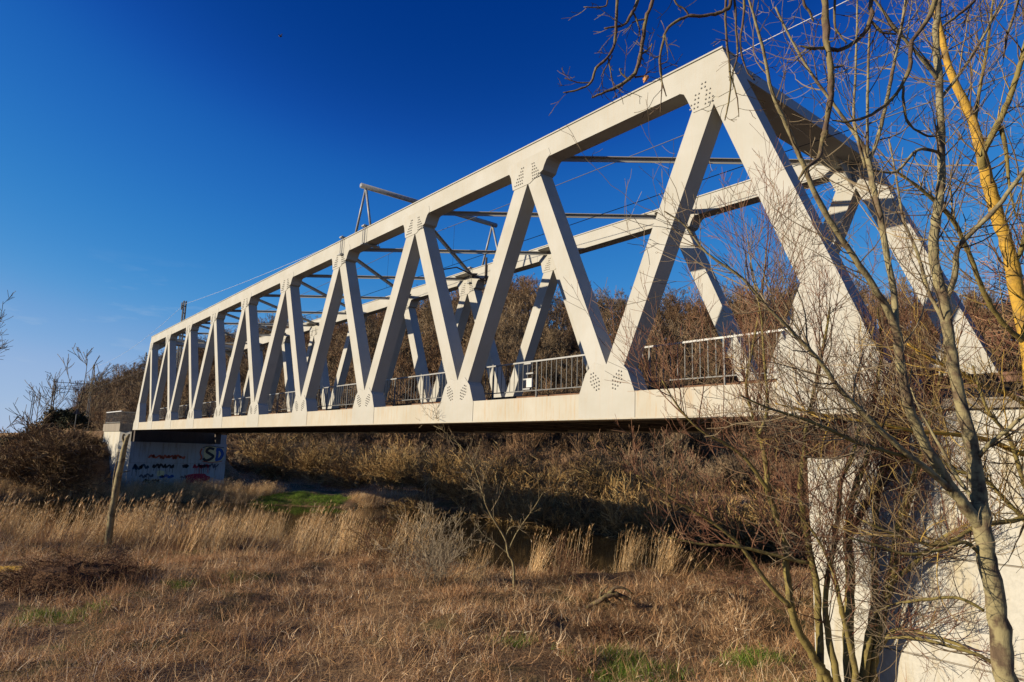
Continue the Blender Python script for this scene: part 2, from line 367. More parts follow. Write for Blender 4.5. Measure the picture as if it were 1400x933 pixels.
# ------------------------------------------------------------------ the truss bridge
PN = 5.7; NP = 10; LEN = PN*NP; WI = 0.45
FAR = 6.18                        # inner face of the far truss
bridge = empty('truss_bridge', (0, 0, 0), 'long cream steel truss railway bridge with zigzag diagonals spanning the river', 'bridge')
def mir(poly): return [(-LEN-x, z) for x, z in poly]
ZB, ZT, SL, DW = 1.19, 6.25, 0.4585, 0.53
def diag_poly(i, up_left):
    xb = -i*PN; z0, z1 = 0.5, 6.76
    if up_left: a = xb-SL*(z0-ZB); b_ = xb-SL*(z1-ZB); return [(a, z0), (a-DW, z0), (b_-DW, z1), (b_, z1)]
    a = xb+SL*(z0-ZB); b_ = xb+SL*(z1-ZB); return [(a, z0), (a+DW, z0), (b_+DW, z1), (b_, z1)]
END = [(-2.655, 7.262), (-0.47, 1.94), (0.12, 0.50), (-0.62, 0.50), (-1.14, 1.94), (-2.92, 6.28), (-2.92, 6.7), (-3.3, 7.262)]
G0 = [(-1.22, 2.12), (-1.45, 1.62), (-1.66, 0.95), (-1.74, 0.56), (-1.74, 0.022), (0.36, 0.022), (0.36, 0.50), (-0.03, 0.86), (-0.44, 1.86), (-0.52, 2.06)]
GT0 = [(-3.72, 6.74), (-3.58, 6.66), (-3.50, 6.50), (-3.36, 6.17), (-2.98, 6.17), (-2.94, 6.27), (-2.85, 6.32), (-2.77, 6.27), (-2.45, 6.3), (-2.42, 6.6), (-2.50, 6.86), (-3.45, 6.86)]
def bolt_cluster(pts, y, out_dir):
    b_ = MB()
    for x, z in pts:
        r = 0.021; n = len(b_.v); k = 6
        for rr, yy in ((r, 0), (r*0.8, 0.022*out_dir)):
            b_.v += [(x+rr*math.cos(a*math.pi/3), y+yy, z+rr*math.sin(a*math.pi/3)) for a in range(6)]
        b_.f += [(n+j, n+(j+1) % k, n+k+(j+1) % k, n+k+j) if out_dir > 0 else (n+j, n+k+j, n+k+(j+1) % k, n+(j+1) % k) for j in range(k)]
        b_.f.append(tuple(range(n+k, n+2*k)))
    return b_
def bolts_bottom():
    pts = []
    for s in (-1, 1):
        for r_, row in enumerate((2, 3, 4, 4, 3, 2)):
            for c_ in range(row):
                d = 0.085*r_; w = (c_-(row-1)/2)*0.085
                bx, bz = s*(0.24+0.40*d+w*0.85), 0.66+d*0.85-w*0.25*1
                pts.append((bx, bz))
    return pts
def bolts_top():
    pts = []
    for s in (-1, 1):
        for r_ in range(6):
            row = (5, 4, 4, 3, 2, 2)[r_]
            for c_ in range(row):
                z = 6.29+0.085*r_; xx = 0.36 - 0.03*r_ + (c_-(row-1)/2)*0.075
                pts.append((s*xx, z))
    return pts
bb_pts, bt_pts = bolts_bottom(), bolts_top()
gus_b = [(-0.815, 0.022), (0.815, 0.022), (0.82, 0.54), (0.615, 1.03), (0.36, 1.27), (0.14, 1.20), (-0.14, 1.20), (-0.36, 1.27), (-0.615, 1.03), (-0.82, 0.54)]
gus_t = [(-0.86, 6.76), (-0.76, 6.69), (-0.70, 6.58), (-0.60, 6.2), (-0.09, 6.2), (0.09, 6.2), (0.60, 6.42), (0.66, 6.55), (0.74, 6.67), (0.88, 6.76), (0.80, 6.95), (-0.80, 6.95)]
shared = {}
for side, y0 in (('near', 0.0), ('far', FAR)):
    y1 = y0+WI
    e = 0.006
    tc_ = MB().prism([(-2.66, 7.27), (-2.46, 6.72), (-LEN+2.46, 6.72), (-LEN+2.66, 7.27)], y0, y1)
    tc_.box(-LEN+2.64, -2.64, y0-0.03, y1+0.03, 7.272, 7.305)
    tc_.build('top_chord', M['paint'], bridge)
    bc_ = MB().box(-LEN-0.3, 0.3, y0+0.002, y1-0.002, 0.03, 0.58)
    bc_.box(-LEN-0.3, 0.3, y0-0.03, y1+0.03, 0.0, 0.028)
    bc_.build('bottom_chord', M['chord_paint'], bridge)
    for pol in (END, mir(END)):
        MB().prism(pol, y0+0.003, y1-0.003).build('end_post', M['paint'], bridge)
    for i in range(1, NP):
        for ul in (True, False):
            MB().prism(diag_poly(i, ul), y0+e, y1-e).build('diagonal', M['paint'], bridge)
    for key, pol in (('b0', G0), ('t0', GT0)):
        for pp in (pol, mir(pol)):
            g = MB().prism(pp, y0-0.009, y1+0.009).build('gusset_plate', M['paint'], bridge)
            if key == 't0':
                s_ = 1 if pp is pol else -1
                base = -2.85 if s_ > 0 else -LEN+2.85
                pts = [(base+s_*(-0.31+0.012*r_+(c_-(n_-1)/2)*0.082+(0.05 if c_ >= n_/2 else -0.05)*(n_ > 2)), 6.25+0.092*r_) for r_, n_ in enumerate((6, 6, 4, 4, 2, 2)) for c_ in range(n_)]
                bo = bolt_cluster(pts, y0-0.009, -1).build('bolts', M['bolt'], g); bo['kind'] = 'stuff'
    for i in range(1, NP):
        k = ('gb', side)
        if k not in shared:
            shared[k] = (MB().prism(gus_b, y0-0.009, y1+0.009).mesh('bottom_gusset', M['paint']),
                         bolt_cluster(bb_pts, y0-0.009, -1).mesh('bolts', M['bolt']),
                         MB().prism(gus_t, y0-0.009, y1+0.009).mesh('top_gusset', M['paint']),
                         bolt_cluster(bt_pts, y0-0.009, -1).mesh('bolts', M['bolt']))
        mg, mb_, tg, tb_ = shared[k]
        g = link('gusset_plate', mg, bridge, (-i*PN, 0, 0)); bo = link('bolts', mb_, g); bo['kind'] = 'stuff'
        if i <= NP-2:
            g = link('gusset_plate', tg, bridge, (-i*PN-PN/2, 0, 0)); bo = link('bolts', tb_, g); bo['kind'] = 'stuff'
# lateral bracing, crossed in every panel between the top chords
ZL = 6.98
for i in range(NP-1):
    xa, xb = -PN/2-i*PN, -PN/2-(i+1)*PN
    for (x0, x1, zz) in ((xa, xb, ZL), (xb, xa, ZL+0.012)):
        q = MB(); q.beam((x0+(x1-x0)*0.06, WI, zz), (x1-(x1-x0)*0.06, FAR, zz), 0.16, 0.022)
        q.beam((x0+(x1-x0)*0.06, WI, zz-0.065), (x1-(x1-x0)*0.06, FAR, zz-0.065), 0.022, 0.11)
        q.build('lateral_brace', M['paint'], bridge)
for i in range(1, NP-1):
    for yy, s_ in ((WI, 1), (FAR, -1)):
        x = -PN/2-i*PN
        MB().plan([(x-0.75, yy-0.001*s_), (x+0.75, yy-0.001*s_), (x+0.42, yy+s_*0.45), (x-0.42, yy+s_*0.45)], ZL+0.028, ZL+0.045).build('brace_plate', M['paint'], bridge)
# portal beams that join the two trusses at both ends
for s_ in (0, 1):
    pol = [(-2.72, 7.268), (-2.52, 6.80), (-3.42, 6.80), (-3.42, 7.268)]
    hau = lambda a, b_: [(a, 6.798), (b_, 6.798)]
    if s_: pol = mir(pol)
    q = MB().prism(pol, WI+0.002, FAR-0.002); q.build('portal_beam', M['paint'], bridge)
    for y_, d_ in ((WI+0.004, 1), (FAR-0.004, -1)):
        h_ = MB(); xs_ = (-2.95, -2.99) if not s_ else (-LEN+2.95, -LEN+2.99)
        n = 0
        for x_ in xs_: h_.v += [(x_, y_, 6.797), (x_, y_+d_*0.8, 6.797), (x_, y_, 6.2)]
        h_.f = [(0, 1, 2), (5, 4, 3), (0, 3, 4, 1), (1, 4, 5, 2), (2, 5, 3, 0)]
        h_.build('portal_haunch', M['paint'], bridge)
# the floor: cross girders, stringers, walkway, sleepers and rails
for i in range(0, 31):
    x = -0.2-i*1.886
    MB().box(x-0.13, x+0.13, WI+0.012, FAR-0.012, 0.012, 0.42).build('cross_girder', M['dark_steel'], bridge)
for y_ in (1.6, 2.35, 3.85, 4.6):
    MB().box(-LEN-0.2, 0.2, y_-0.09, y_+0.09, 0.06, 0.415).build('stringer', M['dark_steel'], bridge)
MB().box(-LEN-0.25, 0.25, WI+0.01, FAR-0.01, 0.425, 0.445).build('deck_plate', M['dark_steel'], bridge)
MB().box(-LEN-0.2, 0.25, WI+0.015, 1.25, 0.50, 0.54).build('walkway_plate', M['dark_steel'], bridge)
MB().box(-LEN-0.2, 0.25, 1.28, 1.46, 0.45, 0.80).build('edge_timber', M['timber'], bridge)
MB().box(-LEN-0.2, 0.25, 5.2, 5.38, 0.45, 0.80).build('edge_timber', M['timber'], bridge)
slp = MB().box(-0.12, 0.12, 1.8, 4.4, 0.448, 0.62).mesh('sleeper', M['timber'])
for i in range(88): link('sleeper', slp, bridge, (-0.3-i*0.65, 0, 0))
for y_ in (2.34, 3.84):
    r_ = MB(); r_.box(-LEN-6, 6, y_-0.07, y_+0.07, 0.622, 0.642); r_.box(-LEN-6, 6, y_-0.012, y_+0.012, 0.642, 0.74); r_.box(-LEN-6, 6, y_-0.036, y_+0.036, 0.74, 0.785)
    r_.build('rail', M['rail'], bridge)
# railing along the walkway
RY = 0.98
railing = link('railing', MB().box(-LEN+0.6, -1.45, RY-0.025, RY+0.025, 1.645, 1.685).mesh('railing', M['galv']), bridge)
MB().box(-LEN+0.6, -1.45, RY-0.018, RY+0.018, 0.868, 0.893).build('bottom_rail', M['rail_grey'], railing)
bal = MB().box(-0.008, 0.008, -0.007, 0.007, 0.89, 1.645).mesh('baluster', M['rail_grey'])
pst = MB().box(-0.02, 0.02, -0.02, 0.02, 0.545, 1.645).mesh('rail_post', M['rail_grey'])
nb = int((LEN-2.05)/0.19)
for k in range(nb):
    x = -1.5-k*0.19
    if k % 10 == 0: link('rail_post', pst, railing, (x, RY, 0))
    else: link('baluster', bal, railing, (x, RY, 0))
# small cable box with brackets hung on the railing
q = MB().box(-0.11, 0.11, -0.06, -0.02, 0.0, 0.24)
q.build('cable_box', M['bright_wire'], railing, loc=(-9.35, RY, 0.97))
for dx, dz in ((-0.1, 0.86), (0.0, 0.52), (-0.12, 0.33), (-0.12, 0.0)):
    MB().box(-0.14, 0.14, -0.05, -0.02, -0.02, 0.02).build('bracket', M['galv'], railing, loc=(-9.35+dx, RY, 0.93+dz*0.8))
# bearings
for x_ in (-0.35, -LEN+0.35):
    for y_ in (WI/2, FAR+WI/2):
        MB().box(x_-0.25, x_+0.25, y_-0.2, y_+0.2, -0.66 if x_ > -1 else -0.92, -0.002).build('bearing', M['dark_steel'], bridge)

# ------------------------------------------------------------------ overhead line on the bridge
port = empty('catenary_portal', (-18.5, 3.3, 7.3), 'grey tubular catenary portal on A-shaped legs standing on the top chords', 'catenary portal')
def rel(o, *pts): return [Vector(p)-o.location for p in pts]
q = MB(); q.tube(rel(port, (-18.55, 0.0, 9.18), (-18.55, 6.62, 9.18)), [0.10, 0.10], 10); q.build('crossbeam', M['galv'], port, True)
for y_ in (0.22, FAR+0.22):
    for x_ in (-19.2, -17.9):
        MB().tube(rel(port, (-18.55, y_, 9.15), (x_, y_, 7.34)), [0.045, 0.045], 8).build('leg', M['galv'], port, True)
    MB().plan([(p.x, p.y) for p in rel(port, (-19.5, y_-0.16, 0), (-17.6, y_-0.16, 0), (-17.6, y_+0.16, 0), (-19.5, y_+0.16, 0))], 0.006, 0.045).build('foot_plate', M['dark_steel'], port)
    for x_ in (-19.75, -17.85):
        q = MB()
        for dx in (-0.07, 0.07):
            for yy in (y_-0.30, y_+0.30): q.tube(rel(port, (x_+dx, yy, 6.64), (x_+dx, yy, 7.42)), [0.014, 0.014], 6)
        for zz in (6.66, 7.36): q.beam(*rel(port, (x_, y_-0.36, zz), (x_, y_+0.36, zz)), 0.2, 0.05)
        q.build('clamp', M['galv'], port)
q = MB(); q.beam(*rel(port, (-18.55, 3.1, 9.1), (-18.55, 3.1, 7.55)), 0.08, 0.08); q.build('hanger', M['dark_steel'], port)
q = MB(); q.tube(rel(port, (-18.55, 6.1, 6.55), (-18.55, 4.6, 6.85), (-18.55, 3.15, 6.35)), [0.03]*3, 6); q.build('registration_arm', M['dark_steel'], port)
q = MB(); q.tube(rel(port, (-18.55, 6.14, 6.4), (-18.55, 6.14, 7.6)), [0.05, 0.05], 8); q.build('insulator', M['dark_steel'], port)
def wire(pts, r, name, mat, label, cat):
    o = MB().tube([Vector(p) for p in pts], [r]*len(pts), 5).build(name, mat)
    return tag(o, label, cat)
def sag(a, b_, s_, n=14):
    a = Vector(a); b_ = Vector(b_); return [a.lerp(b_, i/n)-Vector((0, 0, 4*s_*(i/n)*(1-i/n))) for i in range(n+1)]
cw = sag((40, 3.1, 6.25), (-18.55, 3.1, 6.25), 0.02)+sag((-18.55, 3.1, 6.25), (-74, 3.1, 6.25), 0.02)[1:]+sag((-74, 3.1, 6.25), (-137, 3.1, 6.25), 0.02)[1:]
mw = sag((40, 3.1, 8.1), (-18.55, 3.1, 7.9), 0.42)+sag((-18.55, 3.1, 7.9), (-74, 3.1, 8.0), 0.5)[1:]+sag((-74, 3.1, 8.0), (-137, 3.1, 8.0), 0.5)[1:]
cwo = wire(cw, 0.011, 'contact_wire', M['wire'], 'thin dark contact wire running straight above the track', 'wire')
mwo = wire(mw, 0.011, 'messenger_wire', M['wire'], 'sagging dark messenger wire above the contact wire', 'wire')
for k in range(15):
    x = -1-k*5.2
    zt = np.interp(-x, [-p.x for p in mw], [p.z for p in mw])
    MB().tube([Vector((x, 3.1, 6.25)), Vector((x, 3.1, zt))], [0.006, 0.006], 4).build('dropper', M['wire'], mwo)
wire(sag((60, 6.4, 13.6), (-74, 6.4, 14.0), 2.2, 30)+sag((-74, 6.4, 14.0), (-137, 6.4, 12.0), 1.2)[1:], 0.013, 'feeder_wire', M['bright_wire'], 'pale feeder wire strung high from the mast over the bridge', 'wire')

def lattice_mast(x, y, ztop, w, label, arm=None, lattice=True):
    zb = Hs(x, y)-0.2
    o = empty('catenary_mast', (x, y, zb), label, 'mast', 'catenary masts beside the railway')
    h = ztop-zb
    for sx_ in (-1, 1):
        for sy_ in (-1, 1):
            MB().beam((sx_*w/2, sy_*w/2*0.6, 0), (sx_*w/2*0.6, sy_*w/2*0.4, h), 0.09, 0.09).build('post', M['mast'], o)
    lac = MB(); n = int(h/0.75)
    for k in range(n):
        a = h*k/n; b_ = h*(k+1)/n; s_ = 1 if k % 2 else -1
        wa = w/2*(1-0.4*a/h); wb = w/2*(1-0.4*b_/h)
        for yy in (-1, 1): lac.beam((s_*wa, yy*wa*0.6, a), (-s_*wb, yy*wb*0.6, b_), 0.05, 0.05)
    lac.build('lacing', M['mast'], o)
    if arm:
        for (z_, dx, dy) in arm:
            q = MB(); q.beam((0, 0, z_-zb), (dx, dy, z_-zb), 0.08, 0.08); q.beam((0, 0, z_-zb-0.8), (dx*0.9, dy*0.9, z_-zb-0.04), 0.05, 0.05)
            q.build('bracket_arm', M['mast'], o)
            MB().tube([Vector((dx, dy, z_-zb-0.5)), Vector((dx, dy, z_-zb+0.3))], [0.07, 0.07], 8).build('insulator', M['mast'], o)
    return o
lattice_mast(-74.3, 6.5, 14.4, 0.55, 'dark lattice mast rising above the far end of the top chord', [(13.8, 0.5, -0.4), (8.0, 0.2, -3.2)])
lattice_mast(-137, 6.4, 12.3, 0.5, 'thin lattice mast standing before the left foot of the hill', [(8.0, 0.2, -3.2)])
lattice_mast(-113, -1.0, 7.6, 0.5, 'lattice mast with a long side arm among the bare trees', [(7.1, 1.0, 4.0), (6.2, 0.5, 3.2)])
lattice_mast(-150, -6.6, 7.6, 0.9, 'dark lattice mast at the left edge of the picture')
lattice_mast(-128, -2.4, 6.2, 0.5, 'short mast half hidden in the dark shrubs')
# triangular track sign
sg = empty('track_sign', (-84, 3.4+1.6, Hs(-84, 5)), 'small dark triangular sign on a post beside the track', 'sign')
sp_ = P(105, 563, 85); sg.location = (sp_.x, sp_.y, Hs(sp_.x, sp_.y))
dz = sp_.z-sg.location.z
MB().tube([Vector((0, 0, 0)), Vector((0, 0, dz+0.4))], [0.05, 0.05], 8).build('post', M['mast'], sg)
q = MB(); q.v = [(-0.03, -0.42, dz-0.3), (-0.03, 0.42, dz-0.3), (-0.03, 0, dz+0.45), (0.03, -0.42, dz-0.3), (0.03, 0.42, dz-0.3), (0.03, 0, dz+0.45)]
q.f = [(0, 2, 1), (3, 4, 5), (0, 1, 4, 3), (1, 2, 5, 4), (2, 0, 3, 5)]; q.build('sign_plate', M['dark_steel'], sg)

# ------------------------------------------------------------------ abutments
ab = empty('abutment', (-60, 3.4, -5.4), 'far concrete abutment covered in graffiti under the left bridge end', 'abutment')
def AB(mb, name, mat, par=ab): 
    mb.v = [tuple(Vector(v)-ab.location) for v in mb.v]; return mb.build(name, mat, par)
# front wall in two lifts, the joint between them left open
AB(MB().box(-61, -57.50, 0.0, 7.5, -6.2, -2.62), 'wall', M['conc_far'])
AB(MB().box(-61, -57.515, 0.01, 7.49, -2.60, -0.93), 'wall', M['conc_far'])
AB(MB().box(-61, -57.56, 0.06, 7.44, -2.621, -2.599), 'joint', M['conc_old'])
AB(MB().box(-62.5, -58.35, 0.01, 6.9, -0.928, 0.42), 'ballast_wall', M['conc_dark'])
AB(MB().box(-58.349, -57.6, 6.75, 7.42, -0.928, -0.12), 'upstand', M['conc_far'])
K_ = (-58.25, -0.74); M_ = (-64.2, -1.02)
AB(MB().plan([(-57.6, -0.004), K_, M_, (-64.2, -0.1), (-61, -0.004)], -6.2, -0.14), 'wing_wall', M['conc_near'])
AB(MB().plan([(K_[0]+0.12, K_[1]-0.08), (M_[0], M_[1]-0.1), (M_[0], 0.3), (-58.36, 0.3)], -0.138, 0.50), 'parapet', M['conc_old'])
AB(MB().plan([(-57.75, 0.0), (-58.22, -0.78), (-58.34, 0.0)], -0.138, 0.48), 'parapet_return', M['conc_old'])
for k in range(10):
    t_ = (k+0.5)/10; x_ = -57.72*(1-t_)-58.16*t_; y_ = -0.03*(1-t_)-0.76*t_
    AB(MB().box(x_-0.0, x_+0.06, y_-0.035, y_+0.035, -0.13, 0.49), 'rib', M['conc_old'])
gr = empty('guard_railing', (-61, -0.9, 0.5), 'grey guard railing panel on the parapet of the far abutment', 'railing')
GR = lambda mb, name, mat=M['mast']: (mb.v.__setitem__(slice(None), [tuple(Vector(v)-gr.location) for v in mb.v]), mb.build(name, mat, gr))[1]
a_, b_ = Vector((K_[0]-0.2, K_[1]-0.02, 0)), Vector((M_[0]+0.1, M_[1]+0.02, 0))
GR(MB().beam(a_+Vector((0, 0, 1.5)), b_+Vector((0, 0, 1.5)), 0.07, 0.07), 'handrail', M['bright_wire'])
GR(MB().beam(a_+Vector((0, 0, 0.60)), b_+Vector((0, 0, 0.60)), 0.05, 0.05), 'bottom_rail')
for k in range(24):
    p_ = a_.lerp(b_, k/23); GR(MB().box(p_.x-0.012, p_.x+0.012, p_.y-0.012, p_.y+0.012, 0.502, 1.47), 'baluster')
c_ = Vector((-57.7, 0.3, 0))
GR(MB().beam(a_+Vector((0.0, 0.02, 1.44)), c_+Vector((0, 0, 1.44)), 0.05, 0.05), 'return_rail', M['mast'])
for k in range(14):
    p_ = a_.lerp(c_, (k+1)/14); GR(MB().box(p_.x-0.015, p_.x+0.015, p_.y-0.02, p_.y+0.02, 0.49, 1.42), 'return_baluster', M['mast'])

# graffiti, thin coats of paint on the front wall (flat in the place too)
def flat(name, col_): return noisy(name, [(0.3, tuple(x*0.75 for x in col_)), (0.7, col_)], 5, 0.7)
GC = {'black': flat('black_spray', (0.035, 0.035, 0.04)), 'blue': flat('blue_spray', (0.035, 0.09, 0.30)), 'red': flat('red_spray', (0.38, 0.03, 0.05)),
      'orange': flat('orange_spray', (0.42, 0.10, 0.06)), 'teal': flat('teal_spray', (0.03, 0.07, 0.11)), 'cream': flat('cream_spray', (0.62, 0.55, 0.30)), 'grey': flat('grey_spray', (0.10, 0.10, 0.13))}
XW = -57.498
def stroke(pts, w, colr, lift=0.0, name='graffiti'):
    mb = MB(); pts = catmull([Vector((0, y, z)) for y, z in pts], 5) if len(pts) > 2 else [Vector((0, y, z)) for y, z in pts]
    x = XW+0.004+lift
    for i, p in enumerate(pts):
        t_ = pts[min(i+1, len(pts)-1)]-pts[max(i-1, 0)]
        if t_.length < 1e-6: t_ = Vector((0, 1, 0))
        n_ = Vector((0, -t_.z, t_.y)).normalized()*w/2
        mb.v += [(x, p.y-n_.y, p.z-n_.z), (x, p.y+n_.y, p.z+n_.z)]
        if i: k = 2*i; mb.f.append((k-2, k, k+1, k-1))
    return AB(mb, name, GC[colr])
def blob(y0, y1, z0, z1, colr, lift, seed):
    rr = random.Random(seed); mb = MB(); n = 22; x = XW+0.004+lift
    for i in range(n):
        a = 2*math.pi*i/n; k = 0.86+0.2*rr.random(); s_ = (abs(math.cos(a))**0.6)*(1 if math.cos(a) > 0 else -1); c2 = (abs(math.sin(a))**0.6)*(1 if math.sin(a) > 0 else -1)
        mb.v.append((x, (y0+y1)/2+(y1-y0)/2*k*s_, (z0+z1)/2+(z1-z0)/2*k*c2))
    mb.f.append(tuple(range(n))); return AB(mb, 'graffiti', GC[colr])
blob(5.55, 7.38, -2.5, -1.12, 'cream', 0.000, 4)
stroke([(6.45, -1.38), (6.05, -1.30), (5.85, -1.58), (6.15, -1.78), (6.42, -1.98), (6.22, -2.22), (5.85, -2.34), (5.62, -2.15)], 0.22, 'black', 0.004)
stroke([(6.70, -1.38), (6.76, -1.8), (6.70, -2.26)], 0.22, 'blue', 0.004); stroke([(6.62, -1.38), (6.98, -1.42), (7.17, -1.80), (6.98, -2.18), (6.62, -2.28)], 0.26, 'blue', 0.008); stroke([(5.5, -1.25), (6.1, -1.12), (6.7, -1.18), (7.25, -1.22)], 0.06, 'teal', 0.012); stroke([(5.6, -2.42), (6.3, -2.5), (7.2, -2.38)], 0.06, 'orange', 0.012)
stroke([(5.45, -1.35), (5.35, -1.7), (5.5, -2.1), (5.38, -2.3)], 0.12, 'orange', 0.004)
def scribble(y0, y1, zc, amp, colr, w, n, seed, drip=0):
    rr = random.Random(seed); pts = []
    for i in range(n):
        pts.append((y0+(y1-y0)*i/(n-1)+rr.uniform(-0.12, 0.12), zc+(amp if i % 2 else -amp)*rr.uniform(0.3, 1.0)))
    stroke(pts, w*1.6, colr)
    for k in range(drip):
        y_ = rr.uniform(y0, y1); stroke([(y_, zc), (y_, zc-rr.uniform(0.3, 0.75))], 0.03, colr, 0.004)
scribble(1.5, 4.1, -2.10, 0.16, 'orange', 0.09, 22, 3)
scribble(0.35, 1.45, -2.95, 0.22, 'teal', 0.09, 13, 5, 4)
scribble(1.75, 3.4, -2.85, 0.16, 'black', 0.10, 13, 6, 6)
scribble(4.1, 4.6, -2.85, 0.10, 'black', 0.16, 5, 7)
scribble(5.0, 6.2, -2.85, 0.15, 'red', 0.10, 12, 8, 8)
scribble(5.3, 6.9, -2.80, 0.2, 'grey', 0.07, 14, 9, 10)
scribble(0.9, 1.9, -3.65, 0.16, 'grey', 0.08, 9, 10, 2)
scribble(1.2, 2.5, -4.05, 0.20, 'black', 0.07, 14, 11)
scribble(2.4, 3.5, -3.70, 0.10, 'blue', 0.12, 7, 12)
blob(2.15, 2.75, -3.72, -3.2, 'cream', 0.0, 8); scribble(3.9, 4.6, -3.75, 0.18, 'grey', 0.06, 7, 15, 2)
blob(4.35, 6.3, -4.4, -3.45, 'red', 0.006, 2); scribble(4.5, 6.1, -3.9, 0.3, 'grey', 0.06, 13, 13)

ab2 = empty('abutment', (1.5, 3.2, -4.6), 'tall cream concrete abutment at the right behind the shrub stems', 'abutment')
def AB2(mb, name, mat): mb.v = [tuple(Vector(v)-ab2.location) for v in mb.v]; return mb.build(name, mat, ab2)
for z0, z1, dx in ((-6.5, -3.325, 0.0), (-3.30, -1.985, 0.004), (-1.96, -0.70, -0.003)):
    AB2(MB().box(-1.15+dx, 9, -0.20+dx, 6.9, z0, z1), 'wall', M['conc_near'])
AB2(MB().box(-1.12, 8.9, -0.17, 6.8, -5.0, -0.9), 'joint', M['conc_old'])
AB2(MB().box(-0.62, -0.02, -0.195, 6.8, -0.698, -0.668), 'bearing_shelf', M['conc_old'])
AB2(MB().box(0.36, 9, -0.21, 0.7, -0.698, 0.02), 'wing_wall', M['conc_near'])
AB2(MB().box(0.36, 1.0, 0.702, 6.6, -0.698, 0.40), 'ballast_wall', M['conc_old'])
AB2(MB().box(0.36, 9, -0.30, 0.6, 0.022, 0.16), 'coping', M['conc_old'])

# ------------------------------------------------------------------ growing things
UPV = Vector((0, 0, 1))
def rvec(rg, k=1.0): return Vector((rg.uniform(-1, 1), rg.uniform(-1, 1), rg.uniform(-1, 1)))*k
def turn(d, ang, rg):                      # direction at an angle from d, any way round
    r = rvec(rg); a = d.cross(r)
    if a.length < 1e-4: a = d.cross(Vector((1, 0, 0)))
    a.normalize(); return (d*math.cos(ang)+a*math.sin(ang)).normalized()
def grow(mb, p, d, Ln, r, lvl, rg, up=0.12, wig=0.16, kids=(3, 4, 4), ang=(0.5, 1.0), ratio=(0.35, 0.65), seg=0.16, rmin=0.0022, ns=3):
    n = max(3, min(9, int(Ln/seg)+1)); st = Ln/n; pts = [p.copy()]; rad = [r]; dirs = [d]
    for i in range(n):
        d = (d+rvec(rg, wig)+UPV*up).normalized(); p = p+d*st
        pts.append(p); rad.append(max(rmin, r*(1-0.78*(i+1)/n))); dirs.append(d)
    mb.tube(pts, rad, ns if lvl < 2 else 4, False)
    if lvl > 0:
        k = kids[min(lvl-1, len(kids)-1)]
        k = max(1, int(k*rg.uniform(0.7, 1.3)+0.5))
        for _ in range(k):
            f = rg.uniform(0.15, 0.97); j = min(n-1, int(f*n)); q = pts[j].lerp(pts[j+1], f*n-j)
            grow(mb, q, turn(dirs[j+1], rg.uniform(*ang), rg), Ln*rg.uniform(*ratio)*(1.15-0.5*f), max(rmin, rad[j]*rg.uniform(0.45, 0.7)), lvl-1, rg, up, wig, kids, ang, ratio, seg, rmin, ns)
def sprout(mb, pts, rad, count, Lr, lvl, rg, f0=0.1, f1=1.0, rk=(0.25, 0.5), rcap=0.012, bias=None, ang0=(0.5, 1.2), **kw):
    for _ in range(count):
        f = rg.uniform(f0, f1)*(len(pts)-1.001); j = int(f); q = pts[j].lerp(pts[j+1], f-j)
        t_ = (pts[j+1]-pts[j]).normalized(); d = turn(t_, rg.uniform(*ang0), rg)
        if bias: d = (d+Vector(bias)).normalized()
        grow(mb, q, d, rg.uniform(*Lr), min(rcap, rad[j]*rg.uniform(*rk)), lvl, rg, **kw)
def stem(path, sub=5, jit=0.0, rg=None):
    pts = catmull([P(u, v, d) for u, v, d, w in path], sub)
    rr = [PX(w, d)*0.86 for u, v, d, w in path]; k = len(path)-1; m_ = len(pts)-1
    rad = [float(np.interp(i/m_*k, range(k+1), rr)) for i in range(m_+1)]
    if rg:
        for i in range(1, m_):
            pts[i] = pts[i]+rvec(rg, jit*rad[i]); rad[i] *= rg.uniform(0.93, 1.09)
    return pts, rad
def to_ground(pts, rad, flare=1.35):
    p = pts[0]; g = Hs(p.x, p.y); 
    if p.z > g: 
        d = (pts[0]-pts[2]); d.z = min(d.z, -0.3*d.length); d.normalize()
        k = min(3.0, (p.z-g+0.1)/max(0.2, -d.z)); q = p+d*k; q.z = Hs(q.x, q.y)-0.12
        return [q, p.lerp(q, 0.5)]+pts, [rad[0]*flare, rad[0]*1.1]+rad
    return pts, rad
def local(mb, org): mb.v = [(x-org.x, y-org.y, z-org.z) for x, y, z in mb.v]; return mb

class Plant:
    def __init__(s, name, label, cat, org, group=None):
        s.o = empty(name, org, label, cat, group); s.org = Vector(org); s.tw = MB()
    def add(s, pts, rad, name, mat, n=7): return local(MB().tube(pts, rad, n), s.org).build(name, mat, s.o, True)
    def done(s, mat, name='twigs'): return tag(local(s.tw, s.org).build(name, mat, s.o), kind='stuff')

